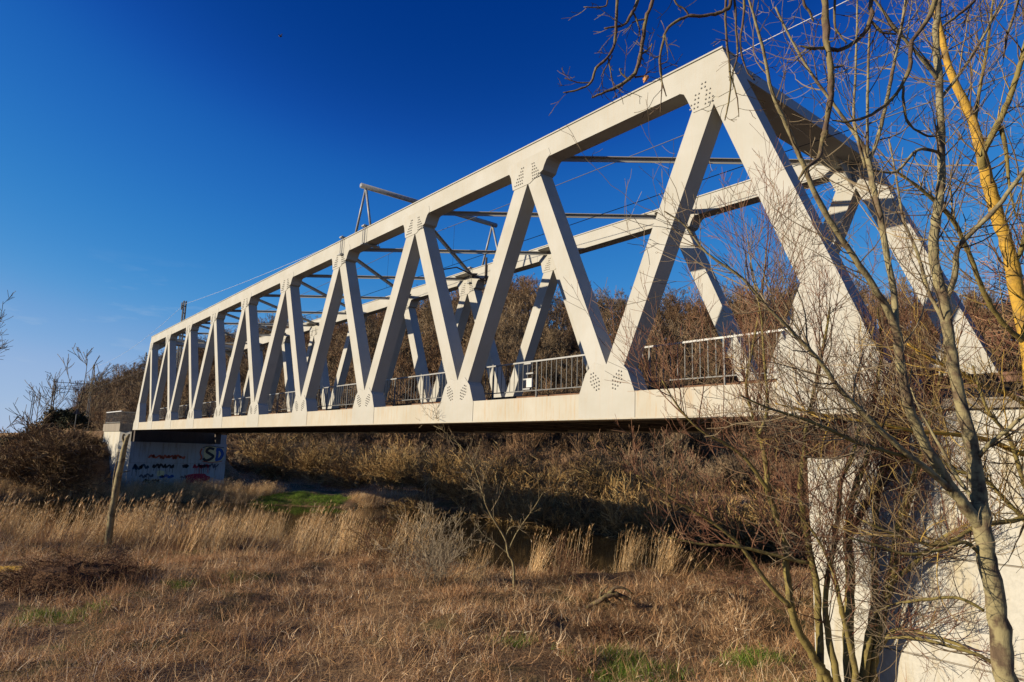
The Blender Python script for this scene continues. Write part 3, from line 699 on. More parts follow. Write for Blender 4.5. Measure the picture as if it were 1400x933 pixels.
# --- the slender forked tree in the right foreground
rg = random.Random(11)
tr, trr = stem([(1385,1010,4.9,37),(1375,933,4.95,33),(1366,860,5.0,31),(1353,780,5.02,29),(1343,718,5.05,27),(1337,660,5.1,23),(1322,585,5.15,20),(1307,520,5.2,18),(1297,460,5.25,16),(1291,415,5.3,16),(1277,355,5.35,15),(1280,300,5.4,14),(1286,255,5.45,13),(1287,200,5.5,12),(1284,110,5.6,11),(1279,50,5.7,10),(1284,0,5.75,8),(1290,-90,5.9,5),(1300,-180,6.0,2)], 5, 0.12, rg)
tr, trr = to_ground(tr, trr)
T1 = Plant('bare_tree', 'slender grey barked tree forking in two, in front of the right abutment', 'tree', tr[0])
T1.add(tr, trr, 'trunk', M['bark_grey'], 10)
limbs = {
 'A': [(1341,722,5.05,20),(1318,690,5.03,19),(1293,655,5.0,18),(1270,618,4.97,17),(1250,575,4.95,16),(1238,535,4.92,15),(1230,490,4.9,14),(1225,450,4.88,13),(1207,412,4.85,11),(1180,370,4.8,10),(1150,325,4.75,9),(1122,280,4.7,9),(1098,225,4.65,8),(1075,170,4.6,7),(1055,125,4.55,6),(1044,70,4.5,5),(1030,20,4.45,4),(1012,-40,4.4,2)],
 'B': [(1225,450,4.88,11),(1222,400,4.95,10),(1212,345,5.0,9.5),(1203,295,5.05,9),(1193,250,5.1,9),(1186,215,5.15,8),(1170,185,5.2,6),(1145,150,5.22,5),(1112,105,5.25,4.5),(1085,60,5.3,4),(1060,10,5.3,3)],
 'C': [(1187,222,5.15,7),(1200,190,5.2,6),(1212,140,5.2,6),(1222,90,5.25,5),(1232,40,5.3,5),(1240,-10,5.3,4),(1245,-60,5.3,2)],
 'D': [(1186,215,5.15,5),(1186,160,5.1,4.5),(1187,90,5.05,4),(1190,20,5.0,3),(1192,-40,5,2)],
 'E': [(1183,230,5.15,4),(1168,165,5.2,4),(1170,95,5.2,3.5),(1172,20,5.2,3),(1172,-40,5.2,2)],
 'F': [(1297,668,4.99,11),(1268,642,4.9,10),(1240,621,4.85,9),(1215,598,4.8,9),(1190,574,4.75,8.5),(1150,534,4.7,8),(1120,493,4.65,7),(1095,466,4.6,6),(1050,420,4.55,5),(1014,380,4.5,4.5),(966,346,4.5,4),(937,309,4.5,3),(908,289,4.5,2)],
 'G': [(1292,415,5.3,9),(1305,378,5.28,9),(1310,340,5.25,8),(1335,312,5.2,8),(1362,285,5.15,8),(1385,255,5.1,7),(1410,222,5.05,6),(1450,170,5,3)],
 'H': [(1338,625,5.1,8),(1352,608,5.0,7),(1375,590,4.9,6.5),(1400,568,4.8,6),(1450,530,4.7,3)],
 'I': [(1240,625,4.9,7),(1210,617,4.85,6),(1175,607,4.8,6),(1135,588,4.75,5.5),(1095,572,4.7,5),(1050,558,4.65,3.5),(1010,540,4.6,2)],
 'J': [(1293,445,5.3,7),(1280,420,5.35,6),(1268,395,5.4,6),(1254,345,5.5,5),(1235,300,5.6,4),(1225,240,5.7,3),(1215,190,5.8,2)],
 'K': [(1338,700,5.06,7),(1328,680,5.1,7),(1310,655,5.2,6),(1285,610,5.3,5),(1262,570,5.4,4),(1245,530,5.5,2)],
 'L': [(1350,770,5.05,6),(1320,742,5.0,6),(1285,752,4.95,5),(1240,758,4.9,5),(1205,748,4.9,4),(1160,735,4.85,2)],
 'M': [(1345,835,5.05,5),(1310,818,5.1,5),(1265,820,5.2,5),(1225,826,5.3,4),(1195,838,5.4,2)],
 'N': [(1355,905,5.0,6),(1330,893,5.05,6),(1285,880,5.15,6),(1245,872,5.25,5),(1210,873,5.35,3)],
 'O': [(1283,110,5.6,6),(1255,75,5.55,5),(1225,40,5.5,5),(1200,5,5.45,4),(1170,-40,5.4,2)],
 'Q': [(1287,210,5.5,5),(1255,205,5.4,5),(1225,235,5.35,4),(1190,232,5.3,3)],
 'R': [(1282,140,5.6,5),(1320,90,5.6,5),(1350,40,5.6,4),(1375,-10,5.6,3)],
}
for k_, pa in limbs.items():
    pt, ra = stem(pa, 5, 0.15, rg)
    T1.add(pt, ra, 'limb', M['bark_grey'] if k_ not in 'LMNI' else M['bark_olive'], 7)
    c_ = {'A': 34, 'F': 40, 'B': 26, 'I': 34, 'L': 22, 'M': 16, 'N': 14}.get(k_, 15)
    sprout(T1.tw, pt, ra, int(c_*(1.3 if k_ in 'FILMN' else 0.8)), (0.25, 1.0), 2, rg, 0.25 if k_ in 'AF' else 0.1, 1, (0.3, 0.5), 0.006, None, up=0.06, wig=0.2, kids=(2, 2), seg=0.09, rmin=0.0016)
sprout(T1.tw, tr, trr, 44, (0.3, 0.9), 2, rg, 0.35, 1, (0.2, 0.4), 0.007, None, up=0.1, wig=0.2, kids=(3, 3), seg=0.09, rmin=0.0016)
T1.done(M['twig_grey'])

# --- the tree with golden lichen at the right edge
rg = random.Random(23)
tr, trr = stem([(1460,1040,6.6,26),(1440,800,6.7,25),(1420,600,6.8,23),(1402,462,6.9,21),(1380,350,7.0,20),(1362,290,7.05,19),(1347,235,7.1,18),(1332,172,7.15,14),(1305,112,7.2,12),(1290,65,7.3,10),(1280,5,7.4,8),(1275,-80,7.5,4)], 5, 0.12, rg)
tr, trr = to_ground(tr, trr)
T2 = Plant('bare_tree', 'tree with bright golden lichen on its leaning trunk at the right edge', 'tree', tr[0])
T2.add(tr, trr, 'trunk', M['bark_gold'], 10)
for pa, mt in (([(1347,235,7.1,11),(1342,215,7.05,11),(1360,178,7.0,10),(1378,140,6.95,9),(1392,98,6.9,8),(1402,60,6.9,7),(1415,-10,6.8,4)], 'bark_olive'),
               ([(1368,172,7.0,7),(1376,210,7.0,6),(1380,255,7.0,4),(1390,300,7,2)], 'bark_olive'),
               ([(1402,470,6.9,9),(1370,440,6.8,8),(1345,400,6.7,8),(1322,340,6.6,7),(1300,298,6.5,7),(1272,270,6.4,6),(1250,252,6.35,5),(1222,232,6.3,3)], 'bark_olive'),
               ([(1421,625,6.8,10),(1390,618,6.7,9),(1350,602,6.6,8),(1300,594,6.5,7),(1255,590,6.4,6.5),(1205,581,6.35,6),(1150,572,6.3,5),(1100,562,6.25,4),(1060,552,6.2,2)], 'bark_gold'),
               ([(1412,560,6.8,9),(1380,540,6.75,8),(1345,528,6.7,7),(1310,508,6.65,6),(1275,492,6.6,5),(1240,470,6.6,3)], 'bark_gold'),
               ([(1425,700,6.75,9),(1385,712,6.7,8),(1335,720,6.6,7),(1290,745,6.5,6),(1235,735,6.45,5),(1180,712,6.4,3)], 'bark_olive'),
               ([(1430,740,6.75,8),(1380,690,6.8,7),(1345,655,6.85,6),(1300,640,6.9,5),(1260,600,6.95,3)], 'bark_olive'),
               ([(1385,370,7,7),(1400,330,6.9,7),(1420,270,6.8,6),(1440,180,6.7,4)], 'bark_olive'),
               ([(1332,172,7.15,6),(1340,120,7.2,5),(1350,60,7.2,4),(1360,-20,7.2,2)], 'bark_olive'),
               ([(1428,720,6.7,8),(1400,660,6.6,7),(1380,600,6.55,6),(1350,560,6.5,5),(1330,500,6.5,3)], 'bark_olive')):
    pt, ra = stem(pa, 5, 0.15, rg); T2.add(pt, ra, 'limb', M[mt], 7)
    sprout(T2.tw, pt, ra, 40 if pa[0][1] > 400 else 22, (0.25, 1.0), 2, rg, 0.1, 1, (0.3, 0.5), 0.007, None, up=0.1, wig=0.22, kids=(3, 2), seg=0.1, rmin=0.0018)
sprout(T2.tw, tr, trr, 40, (0.4, 1.2), 2, rg, 0.3, 1, (0.15, 0.3), 0.008, None, up=0.1, wig=0.2, kids=(2, 2), seg=0.12, rmin=0.0018)
T2.done(M['twig_olive'])

# --- the many-stemmed willow shrub in front of the right abutment
rg = random.Random(37)
T3 = Plant('willow_shrub', 'many stemmed olive barked shrub in front of the cream abutment corner', 'shrub', Vector((-0.35, -0.9, Hs(-0.35, -0.9))))
stems = [
 ([(1140,945,9.3,16),(1128,922,9.25,15),(1112,898,9.2,14),(1092,862,9.1,13),(1082,830,9.0,12),(1077,792,8.95,11),(1072,742,8.9,10.5),(1060,702,8.85,10),(1050,672,8.8,9),(1049,647,8.8,8.5),(1043,612,8.75,8),(1037,592,8.7,7),(1027,560,8.65,5),(1020,525,8.6,4),(1030,470,8.6,3.5),(1042,400,8.6,3),(1048,340,8.6,2)], 46),
 ([(1038,594,8.7,5),(1048,565,8.75,5),(1048,530,8.8,4.5),(1044,480,8.8,4),(1040,430,8.8,3),(1025,360,8.8,2)], 20),
 ([(1051,672,8.8,7),(1035,648,8.75,6),(1017,625,8.7,5.5),(992,607,8.65,5),(960,590,8.6,4),(930,560,8.55,3),(905,520,8.5,2)], 26),
 ([(1080,830,9,8),(1045,792,8.95,7),(1012,746,8.9,6),(975,715,8.85,5.5),(932,690,8.8,4.5),(900,668,8.75,3),(870,650,8.7,2)], 34),
 ([(1105,770,9,7),(1062,760,8.95,6),(1012,748,8.9,5),(957,744,8.85,4),(915,735,8.8,2)], 26),
 ([(1122,930,9.3,13),(1120,850,9.25,12),(1115,792,9.2,11),(1107,755,9.2,11),(1098,700,9.15,10),(1095,672,9.15,10),(1099,630,9.1,9),(1102,597,9.1,8),(1110,550,9.1,6),(1125,480,9.1,5),(1135,420,9.1,3)], 34),
 ([(1163,945,9.4,18),(1160,870,9.4,17),(1163,800,9.4,15),(1160,740,9.4,14),(1162,700,9.35,12),(1172,660,9.3,10),(1190,610,9.3,9),(1195,550,9.3,7),(1205,480,9.3,5),(1200,420,9.3,3)], 34),
 ([(1160,735,9.4,11),(1178,700,9.4,10),(1195,670,9.4,9),(1212,640,9.4,8),(1222,600,9.4,7),(1240,540,9.4,5),(1250,480,9.4,3)], 26),
 ([(1190,945,9.4,18),(1195,890,9.4,17),(1208,830,9.4,16),(1222,775,9.4,14),(1230,720,9.4,13),(1245,670,9.4,12),(1260,625,9.4,10),(1275,560,9.4,7),(1290,500,9.4,5),(1300,440,9.4,3)], 34),
 ([(1180,940,9.3,14),(1187,880,9.3,13),(1195,820,9.3,11),(1196,760,9.3,10),(1198,700,9.3,9),(1206,650,9.3,8),(1210,590,9.3,6),(1215,520,9.3,4)], 26),
 ([(1148,940,9.2,12),(1135,880,9.2,11),(1128,830,9.15,9),(1135,770,9.1,8),(1145,720,9.1,8),(1150,660,9.1,7),(1168,615,9.1,6),(1180,550,9.1,4)], 24),
 ([(1192,900,9.3,11),(1212,870,9.2,9),(1235,862,9.1,7),(1275,870,9.0,6),(1320,885,8.9,4)], 16),
 ([(1170,920,9.2,10),(1160,870,9.1,9),(1150,830,9,8),(1142,790,8.9,6),(1120,740,8.8,4),(1090,700,8.7,2)], 16),
 ([(1215,800,9.4,8),(1250,770,9.3,7),(1290,735,9.2,6),(1340,710,9.1,4)], 18),
]
for pa, c_ in stems:
    if pa[0][0] > 1115: pa[:] = [(u, v, min(d+max(0, (930-v)/930*0.95), (-0.2-CAM[1])/ray(u, v)[1]-0.16), w) for u, v, d, w in pa]
    pt, ra = stem(pa, 5, 0.2, rg)
    if pa[0][1] > 915:
        q = T3.org+Vector(((pt[0]-T3.org).x*0.6, (pt[0]-T3.org).y*0.4, -0.1)); pt = [q]+pt; ra = [ra[0]*1.15]+ra
    T3.add(pt, ra, 'stem', M['bark_olive'], 7)
    sprout(T3.tw, pt, ra, int(c_*(0.5 if pa[0][0] < 1110 and pa[0][1] < 840 else 1.4)), (0.3, 1.3), 2, rg, 0.2, 1, (0.25, 0.45), 0.008, (0, 0, 0.25), up=0.1, wig=0.2, kids=(4, 4), seg=0.12, rmin=0.0024)
for pa, c_ in stems:
    if pa[-1][1] < 560:
        pt, ra = stem(pa, 5, 0.2, rg)
        sprout(T3.tw, pt, ra, 9, (0.9, 1.9), 2, rg, 0.45, 0.95, (0.4, 0.6), 0.009, (0, 0, 0.8), up=0.12, wig=0.14, kids=(6, 5), seg=0.16, rmin=0.0024)
T3.done(M['twig_red'])

# --- boughs hanging into the top of the picture, from a tree that stands right of the camera
rg = random.Random(53)
tb = Vector((5.0, -7.3, Hs(5.0, -7.3)-0.1))
T4 = Plant('overhanging_tree', 'tree whose dark knobbly boughs hang into the top of the view', 'tree', tb)
pt = catmull([tb, Vector((4.95, -7.35, -0.6)), Vector((4.75, -7.4, 1.0)), P(1900, -330, 2.6), P(1600, -250, 3.0), P(1350, -180, 3.3), P(1130, -110, 3.45), P(1000, -80, 3.5), P(890, -60, 3.55), P(800, -45, 3.6)], 5)
ra = [float(np.interp(i, [0, 10, 20, len(pt)-1], [0.11, 0.09, 0.06, 0.012])) for i in range(len(pt))]
T4.add(pt, ra, 'trunk', M['bark_dark'], 9)
for pa in ([(846,-60,3.55,5),(844,0,3.5,4.5),(842,36,3.5,4.5),(841,59,3.5,4.5),(831,79,3.5,4),(815,93,3.5,4),(808,113,3.5,3.5),(790,123,3.5,3),(770,127,3.5,2)],
           [(832,80,3.5,2.5),(836,105,3.5,2),(843,134,3.5,1.5)], [(808,113,3.5,2),(790,113,3.5,1.8),(772,107,3.5,1.4)], [(837,76,3.5,2.2),(826,97,3.5,2),(822,105,3.5,1.3)],
           [(905,-60,3.55,6),(893,0,3.5,6),(883,27,3.5,5.5),(877,71,3.5,6),(868,100,3.5,5.5),(848,117,3.5,5),(828,126,3.5,4),(809,134,3.5,2.5)],
           [(876,75,3.5,3),(886,68,3.5,2.5),(892,61,3.5,1.6)], [(868,106,3.5,3),(880,104,3.5,2.2),(887,98,3.5,1.4)], [(858,108,3.5,2.6),(850,101,3.5,2),(847,94,3.5,1.4)],
           [(876,-50,3.6,5),(872,0,3.55,5),(865,16,3.5,5),(856,32,3.5,4),(842,37,3.5,3.5),(826,39,3.5,2.2)], [(866,18,3.5,3),(873,35,3.5,2.5),(875,48,3.5,1.6)],
           [(883,27,3.5,3),(872,28,3.5,2),(864,31,3.5,1.2)], [(832,-20,3.5,2.5),(830,5,3.5,2.5),(822,10,3.5,2),(798,10,3.5,1.4)], [(925,-40,3.5,3),(922,0,3.5,3),(935,12,3.5,3),(941,20,3.5,2.4)],
           [(1005,-60,3.45,7),(999,0,3.4,6),(992,14,3.4,5.5),(972,20,3.4,5),(952,22,3.4,5),(936,24,3.4,4.5),(913,39,3.4,4),(906,59,3.4,3.5),(902,84,3.4,3.5),(905,112,3.4,2.5),(911,132,3.4,1.6)],
           [(903,82,3.4,2),(905,110,3.4,1.8),(903,155,3.4,1.3)], [(904,76,3.4,2),(895,79,3.4,1.4),(890,76,3.4,1)], [(903,88,3.4,2),(911,85,3.4,1.4),(914,80,3.4,1)],
           [(994,-40,3.4,4),(992,27,3.4,3.8),(995,72,3.4,3.6),(999,107,3.4,3),(996,140,3.4,2.5),(991,165,3.4,1.6)], [(1003,-30,3.4,4),(1006,30,3.4,3.8),(1008,75,3.4,3.2),(1001,105,3.4,2.5),(1008,135,3.4,2),(1010,160,3.4,1.4)],
           [(1012,-40,3.4,4),(1018,10,3.4,3.6),(1012,60,3.4,3),(1020,95,3.4,2.5),(1032,110,3.4,2)],
           [(1122,-120,3.2,10),(1125,-30,3.1,10),(1129,40,3.05,10),(1136,92,3.0,9.5),(1135,130,3.0,9),(1129,175,3.0,8.5),(1124,190,3.0,7.5),(1118,217,2.95,6.5),(1100,232,2.9,4.5),(1092,246,2.9,2.5)],
           [(1190,-100,3.2,7),(1190,0,3.15,7),(1192,20,3.1,6.5),(1180,47,3.1,6),(1152,68,3.05,6),(1128,66,3.05,5.5),(1110,66,3.0,4.5),(1092,63,3.0,2.5)],
           [(1192,30,3.1,4),(1205,44,3.1,4),(1225,47,3.1,3)], [(1137,93,3.0,4),(1148,91,3.0,3),(1153,90,3.0,2)],
           [(1292,-60,3.2,8),(1272,20,3.15,7),(1247,57,3.1,6.5),(1243,95,3.1,6),(1226,128,3.1,5.5),(1192,157,3.05,4.5),(1160,166,3.0,3.5),(1138,165,3.0,2)],
           [(1235,118,3.1,4),(1236,150,3.1,4),(1245,172,3.1,3.5),(1268,186,3.1,3),(1284,185,3.1,2)],
           [(1096,-60,3.3,4),(1098,0,3.3,4),(1106,15,3.3,4),(1112,30,3.3,2.5)], [(1143,-40,3.1,4),(1141,30,3.1,3.5),(1150,50,3.1,3),(1158,60,3.1,2)],
           [(1340,-60,3.3,5),(1335,-5,3.3,4.5),(1310,20,3.25,4),(1290,35,3.2,3)], [(1400,-40,3.3,5),(1390,10,3.3,4),(1378,45,3.3,3.5),(1372,80,3.3,2)]):
    # the hand-drawn joints are softened and knobbled
    p_, r_ = stem(pa, 4, 0.35, rg); T4.add(p_, [x*rg.uniform(0.9, 1.22) for x in r_], 'bough', M['bark_dark'], 7)
    sprout(T4.tw, p_, r_, 3 if pa[0][0] < 1100 else 5, (0.05, 0.2), 1, rg, 0.25, 1, (0.3, 0.6), 0.004, None, up=0.02, wig=0.3, kids=(2,), seg=0.04, rmin=0.0016)
T4.done(M['bark_dark'])
lf = MB(); lf.v = [tuple(P(u, v, 3.5)) for u, v in ((880,114),(878.5,108),(881,103.5),(886.5,103),(888,106),(884,111))]; lf.v.append(tuple(P(883, 108.5, 3.47)))
lf.f = [(6, i, (i+1) % 6) for i in range(6)]
local(lf, tb).build('withered_leaf', M['leaf'], T4.o)

# --- sapling, grey bush and osiers on the near bank
rg = random.Random(61)
def anchored(path): 
    return stem(path, 5, 0.2, rg)
def dep(u, v, z):                                    # depth at which the line of sight reaches height z
    d = ray(u, v); return (z-CAM[2])/d[2]
d0 = dep(703, 815, -4.95)
pt, ra = anchored([(703,818,d0,4.96),(702,774,d0,4.03),(694.6,757,d0,3.72),(690,736,d0,3.1),(667,696,d0,2.79),(655,658,d0,2.17),(644,629,d0,1.86),(629,609,d0,1.49),(615,597,d0,1.24),(598,580,d0,0.992),(595,562,d0,0.62)])
T5 = Plant('sapling', 'thin pale leaning sapling on the near bank below the bridge', 'sapling', pt[0])
T5.add(pt, ra, 'trunk', M['bark_pale'], 6)
sprout(T5.tw, pt, ra, 46, (0.3, 1.1), 1, rg, 0.35, 1, (0.3, 0.6), 0.008, None, up=0.06, wig=0.15, kids=(4,), rmin=0.004)
for pa in ([(696,751,d0,2.17),(705,731,d0,1.86),(719,710,d0,1.61),(731,693,d0,1.24),(742,674,d0,0.806)], [(696,758,d0,1.86),(676,742,d0,1.74),(658,728,d0,1.36),(647,707,d0,0.868)], [(668,697,d0,1.86),(660,678,d0,1.55),(645,670,d0,0.93)], [(690,737,d0,1.49),(697,722,d0,1.24),(708,720,d0,0.868)], [(645,628,d0,1.24),(660,632,d0,1.24),(675,640,d0,0.93)]):
    p_, r_ = anchored(pa); T5.add(p_, r_, 'branch', M['bark_pale'], 5); sprout(T5.tw, p_, r_, 12, (0.15, 0.5), 1, rg, 0.2, 1, (0.3, 0.6), 0.006, None, up=0.05, kids=(2,), rmin=0.004)
T5.done(M['twig_grey'])

def shrub_meshes(seed, h, spread, n, mat_s, mat_t, lvl=2, rs=0.02, tw=(5, 4), rmin=0.006, up=0.06, tl=(0.25, 0.5), ns=3, lean=(0, 0)):
    rg = random.Random(seed); a = MB(); b_ = MB()
    for i in range(n):
        az = rg.uniform(0, 6.283); tilt = rg.uniform(0.02, spread)**1.0
        d = Vector((math.cos(az)*math.sin(tilt)+lean[0], math.sin(az)*math.sin(tilt)+lean[1], math.cos(tilt))).normalized()
        Ls = h*rg.uniform(0.65, 1.05); k = 7; p = Vector((rg.gauss(0, 0.10*h), rg.gauss(0, 0.10*h), -0.1)); pts = [p]; 
        for j in range(k):
            d = (d+rvec(rg, 0.10)+Vector((math.cos(az), math.sin(az), 0))*0.03*spread-UPV*0.02*spread).normalized(); p = p+d*Ls/k; pts.append(p)
        r0 = rs*rg.uniform(0.6, 1.2); rad = [max(rmin, r0*(1-0.8*j/k)) for j in range(k+1)]
        a.tube(pts, rad, 4, False)
        sprout(b_, pts, rad, tw[0]*2, (h*tl[0]*0.6, h*tl[1]), lvl-1, rg, 0.15, 1, (0.4, 0.7), r0*0.5, None, up=up, wig=0.16, kids=(tw[1],), seg=h*0.09, rmin=rmin, ns=ns)
    return a.mesh('stems', mat_s), b_.mesh('twigs', mat_t)
def put_shrub(name, ms, loc, sc, rz, label, group=None, cat='shrub'):
    o = empty(name, loc, label, cat, group, rz); o.scale = (sc, sc, sc) if isinstance(sc, (int, float)) else sc
    for m_ in ms: link(m_.name.split('.')[0], m_, o)
    return o
dg = dep(592, 802, -4.95); pg = P(592, 802, dg)
put_shrub('grey_bush', shrub_meshes(3, 2.3, 0.8, 44, M['twig_bleached'], M['twig_bleached'], 2, 0.011, (4, 3), 0.0035, 0.1, (0.15, 0.35)), (pg.x, pg.y, Hs(pg.x, pg.y)), 1, 0, 'pale grey spray of bare stems left of the thin sapling')
for u_, v_, s_, lb in ((525, 770, 1.25, 'low bare bush among the reeds left of the grey spray'), (770, 800, 0.9, 'sparse knee high bush right of the sapling at the water edge'), (1000, 812, 1.0, 'twiggy bush at the water edge beside the willow shrub'), (935, 790, 0.8, 'twiggy red bush left of the willow shrub, by the tall reed tuft')):
    pp = P(u_, v_, dep(u_, v_, -5.0)); put_shrub('bank_bush', shrub_meshes(int(u_), 1.5, 1.0, 16, M['bark_dark'], M['twig_red'], 2, 0.01, (4, 3), 0.004, 0.06), (pp.x, pp.y, Hs(pp.x, pp.y)), s_, u_, lb)

# --- the leaning dead trunk
rg = random.Random(71)
dl = 25.6
pt, ra = stem([(146,758,dl,10.2),(150,722,dl,10.2),(156,685,dl,9.89),(163,648,dl,9.46),(169,618,dl,8.41),(172,606,dl,6.94),(174,599,dl,5.85),(177,594,dl,2.92)], 2, 0.08, rg)
g_ = Hs(pt[0].x, pt[0].y); pt[0].z = min(pt[0].z, g_-0.1)
T6 = Plant('dead_trunk', 'leaning bleached dead tree trunk standing in the reeds before the far abutment', 'trunk', pt[0])
T6.add(pt, ra, 'trunk', M['bark_pale'], 9)
p_, r_ = stem([(171,609,dl,4.39),(168,600,dl,3.65),(169,594,dl,2.56),(171,596,dl,1.46)], 3); T6.add(p_, r_, 'stub', M['bark_pale'], 6)
p_, r_ = stem([(166,646,dl,2.19),(172,645,dl,1.82),(178,644,dl,0.877)], 3); T6.add(p_, r_, 'stub', M['bark_dark'], 5)
p_, r_ = stem([(153,690,dl,2.92),(156,650,dl,2.56),(160,630,dl,1.46),(163,615,dl,0.877)], 3); T6.add(p_, r_, 'dead_branch', M['bark_dark'], 5)

# --- driftwood root, log, bramble mounds
rg = random.Random(83)
dd = dep(830, 832, -4.9)
T7 = Plant('driftwood', 'gnarled driftwood root lying in the dry grass near the bank', 'driftwood', P(830, 835, dd))
for pa in ([(792,842,dd,4),(805,836,dd,6),(818,828,dd,8),(828,822,dd,9),(842,818,dd,8),(856,824,dd,6),(866,828,dd,3)], [(830,822,dd,7),(838,812,dd,5),(850,810,dd,4),(865,818,dd,2)], [(826,824,dd,6),(838,836,dd,7),(852,846,dd,6),(862,856,dd,3)], [(820,828,dd,5),(822,816,dd,3.5),(832,808,dd,2)], [(840,820,dd,5),(855,836,dd,4),(870,838,dd,2.5)]):
    p_, r_ = stem(pa, 4, 0.4, rg); T7.add([q+Vector((0, 0, 0.12)) for q in p_], r_, 'root', M['bark_dark'], 7)
dd = dep(15, 784, -4.9)
pt, ra = stem([(-25,786,dd,11),(0,784,dd,11.5),(20,783,dd,11),(36,783,dd,10)], 2); 
tag(MB().tube([q+Vector((0, 0, 0.1)) for q in pt], ra, 9).build('log', M['bark_gold'], None, True), 'short yellowish log lying at the left edge of the grass', 'log')
def mound(name, u, v, zb, r, h, label, seed, n=900, mat='bramble'):
    rg = random.Random(seed); c_ = P(u, v, dep(u, v, zb)); g = Hs(c_.x, c_.y); mb = MB()
    for i in range(n):
        a = rg.uniform(0, 6.283); rr = r*math.sqrt(rg.random()); hz = h*max(0.05, 1-(rr/r)**2)*rg.uniform(0.6, 1.05)
        p = Vector((rr*math.cos(a), rr*math.sin(a), hz*rg.uniform(0.2, 0.9))); d = (Vector((math.cos(a), math.sin(a), 0.6))+rvec(rg, 0.9)).normalized()
        grow(mb, p, d, rg.uniform(0.25, 0.7)*h, 0.007, 1, rg, up=-0.10, wig=0.25, kids=(3,), seg=0.12, rmin=0.0045)
    core = MB(); k = 14; R_ = 5
    for j in range(R_+1):
        for i in range(k):
            a = 2*math.pi*i/k; q = math.sin(j/R_*math.pi/2); zz = math.cos(j/R_*math.pi/2)
            w_ = rg.uniform(0.85, 1.1); core.v.append((r*0.86*q*math.cos(a)*w_, r*0.86*q*math.sin(a)*w_, h*0.72*zz*w_-0.15))
    for j in range(R_):
        for i in range(k): core.f.append((j*k+i, (j+1)*k+i, (j+1)*k+(i+1) % k, j*k+(i+1) % k))
    o = empty(name, (c_.x, c_.y, g), label, 'shrub')
    core.build('litter_core', M['litter'], o); mb.build('canes', M[mat], o)
mound('bramble_mound', 108, 800, -4.9, 1.9, 1.05, 'low red brown bramble mound at the foot of the dead trunk', 91)
mound('bramble_mound', 845, 862, -4.85, 0.75, 0.42, 'small dry bramble hummock below the driftwood root', 92, 240)
mound('bramble_mound', 715, 838, -4.9, 0.55, 0.35, 'small dark tussock beside the foot of the sapling', 93, 160)

# --- bird
rg = random.Random(5)
bp = P(383, 48, 60); bird = empty('bird', bp, 'small dark bird gliding high in the clear sky', 'bird')
def loc2(u, v, dz=0.0): return tuple(P(u, v, 60+dz)-bp)
q = MB(); q.tube([Vector(loc2(381, 48.6)), Vector(loc2(382, 49.6)), Vector(loc2(383.5, 50.2)), Vector(loc2(385, 50)), Vector(loc2(386, 49.4))], [0.01, 0.05, 0.065, 0.04, 0.01], 7); q.build('body', M['dark_steel'], bird, True)
for tip, s_ in (((380.3, 46.8), 1), ((386.2, 46.2), -1)):
    w = MB(); a = loc2(382.3, 49.8, -0.12*s_); b_ = loc2(384.3, 49.6, -0.12*s_); m_ = loc2((383.3+tip[0])/2+0.9, (49.7+tip[1])/2+0.4, -0.5*s_); c_ = loc2(*tip, -0.9*s_); m2 = loc2((383.3+tip[0])/2-0.6, (49.7+tip[1])/2-0.2, -0.5*s_)
    w.v = [a, b_, m_, c_, m2]+[(x, y, z+0.025) for x, y, z in (a, b_, m_, c_, m2)]; w.f = [(4, 3, 2, 1, 0), (5, 6, 7, 8, 9)]+[(i, (i+1) % 5, 5+(i+1) % 5, 5+i) for i in range(5)]
    w.build('wing', M['dark_steel'], bird)

# ------------------------------------------------------------------ trees and shrubs farther off
def bare_tree(seed, h, mat_t, mat_c, split=True, crown=0.5, rmin=0.02, kids=(5, 5, 4), lvl=3, nl=11, spread=(0.45, 0.95)):
    rg = random.Random(seed); a = MB(); c = MB(); n = 9; p = Vector((0, 0, -0.3)); d = UPV.copy(); pts = [p]; r0 = h*0.012
    for i in range(n):
        d = (d+rvec(rg, 0.07)+UPV*0.05).normalized(); p = p+d*h*0.86/n; pts.append(p)
    rad = [max(rmin, r0*(1-0.85*i/n)) for i in range(n+1)]
    a.tube(pts, rad, 6, False)
    for _ in range(nl):
        f = rg.uniform(0.28, 0.98); j = min(n-1, int(f*n)); q = pts[j].lerp(pts[j+1], f*n-j)
        dd_ = turn((pts[j+1]-pts[j]).normalized(), rg.uniform(*spread), rg)
        grow(c, q, dd_, h*crown*rg.uniform(0.55, 1.0)*(1.2-0.7*f), max(rmin*1.2, rad[j]*0.5), lvl-1, rg, up=0.10, wig=0.15, kids=kids, seg=h*0.05, rmin=rmin, ns=3, ratio=(0.35, 0.6))
    return (a.mesh('trunk', mat_t), c.mesh('crown', mat_c))
SRC = bpy.data.collections.new('plant_kinds')        # the meshes that the stuff objects scatter; not linked to the scene
def kind(me_list, name):
    c = bpy.data.collections.new(name)
    for i, m_ in enumerate(me_list):
        o = bpy.data.objects.new(name+'_%02d' % i, m_); c.objects.link(o)
    return c
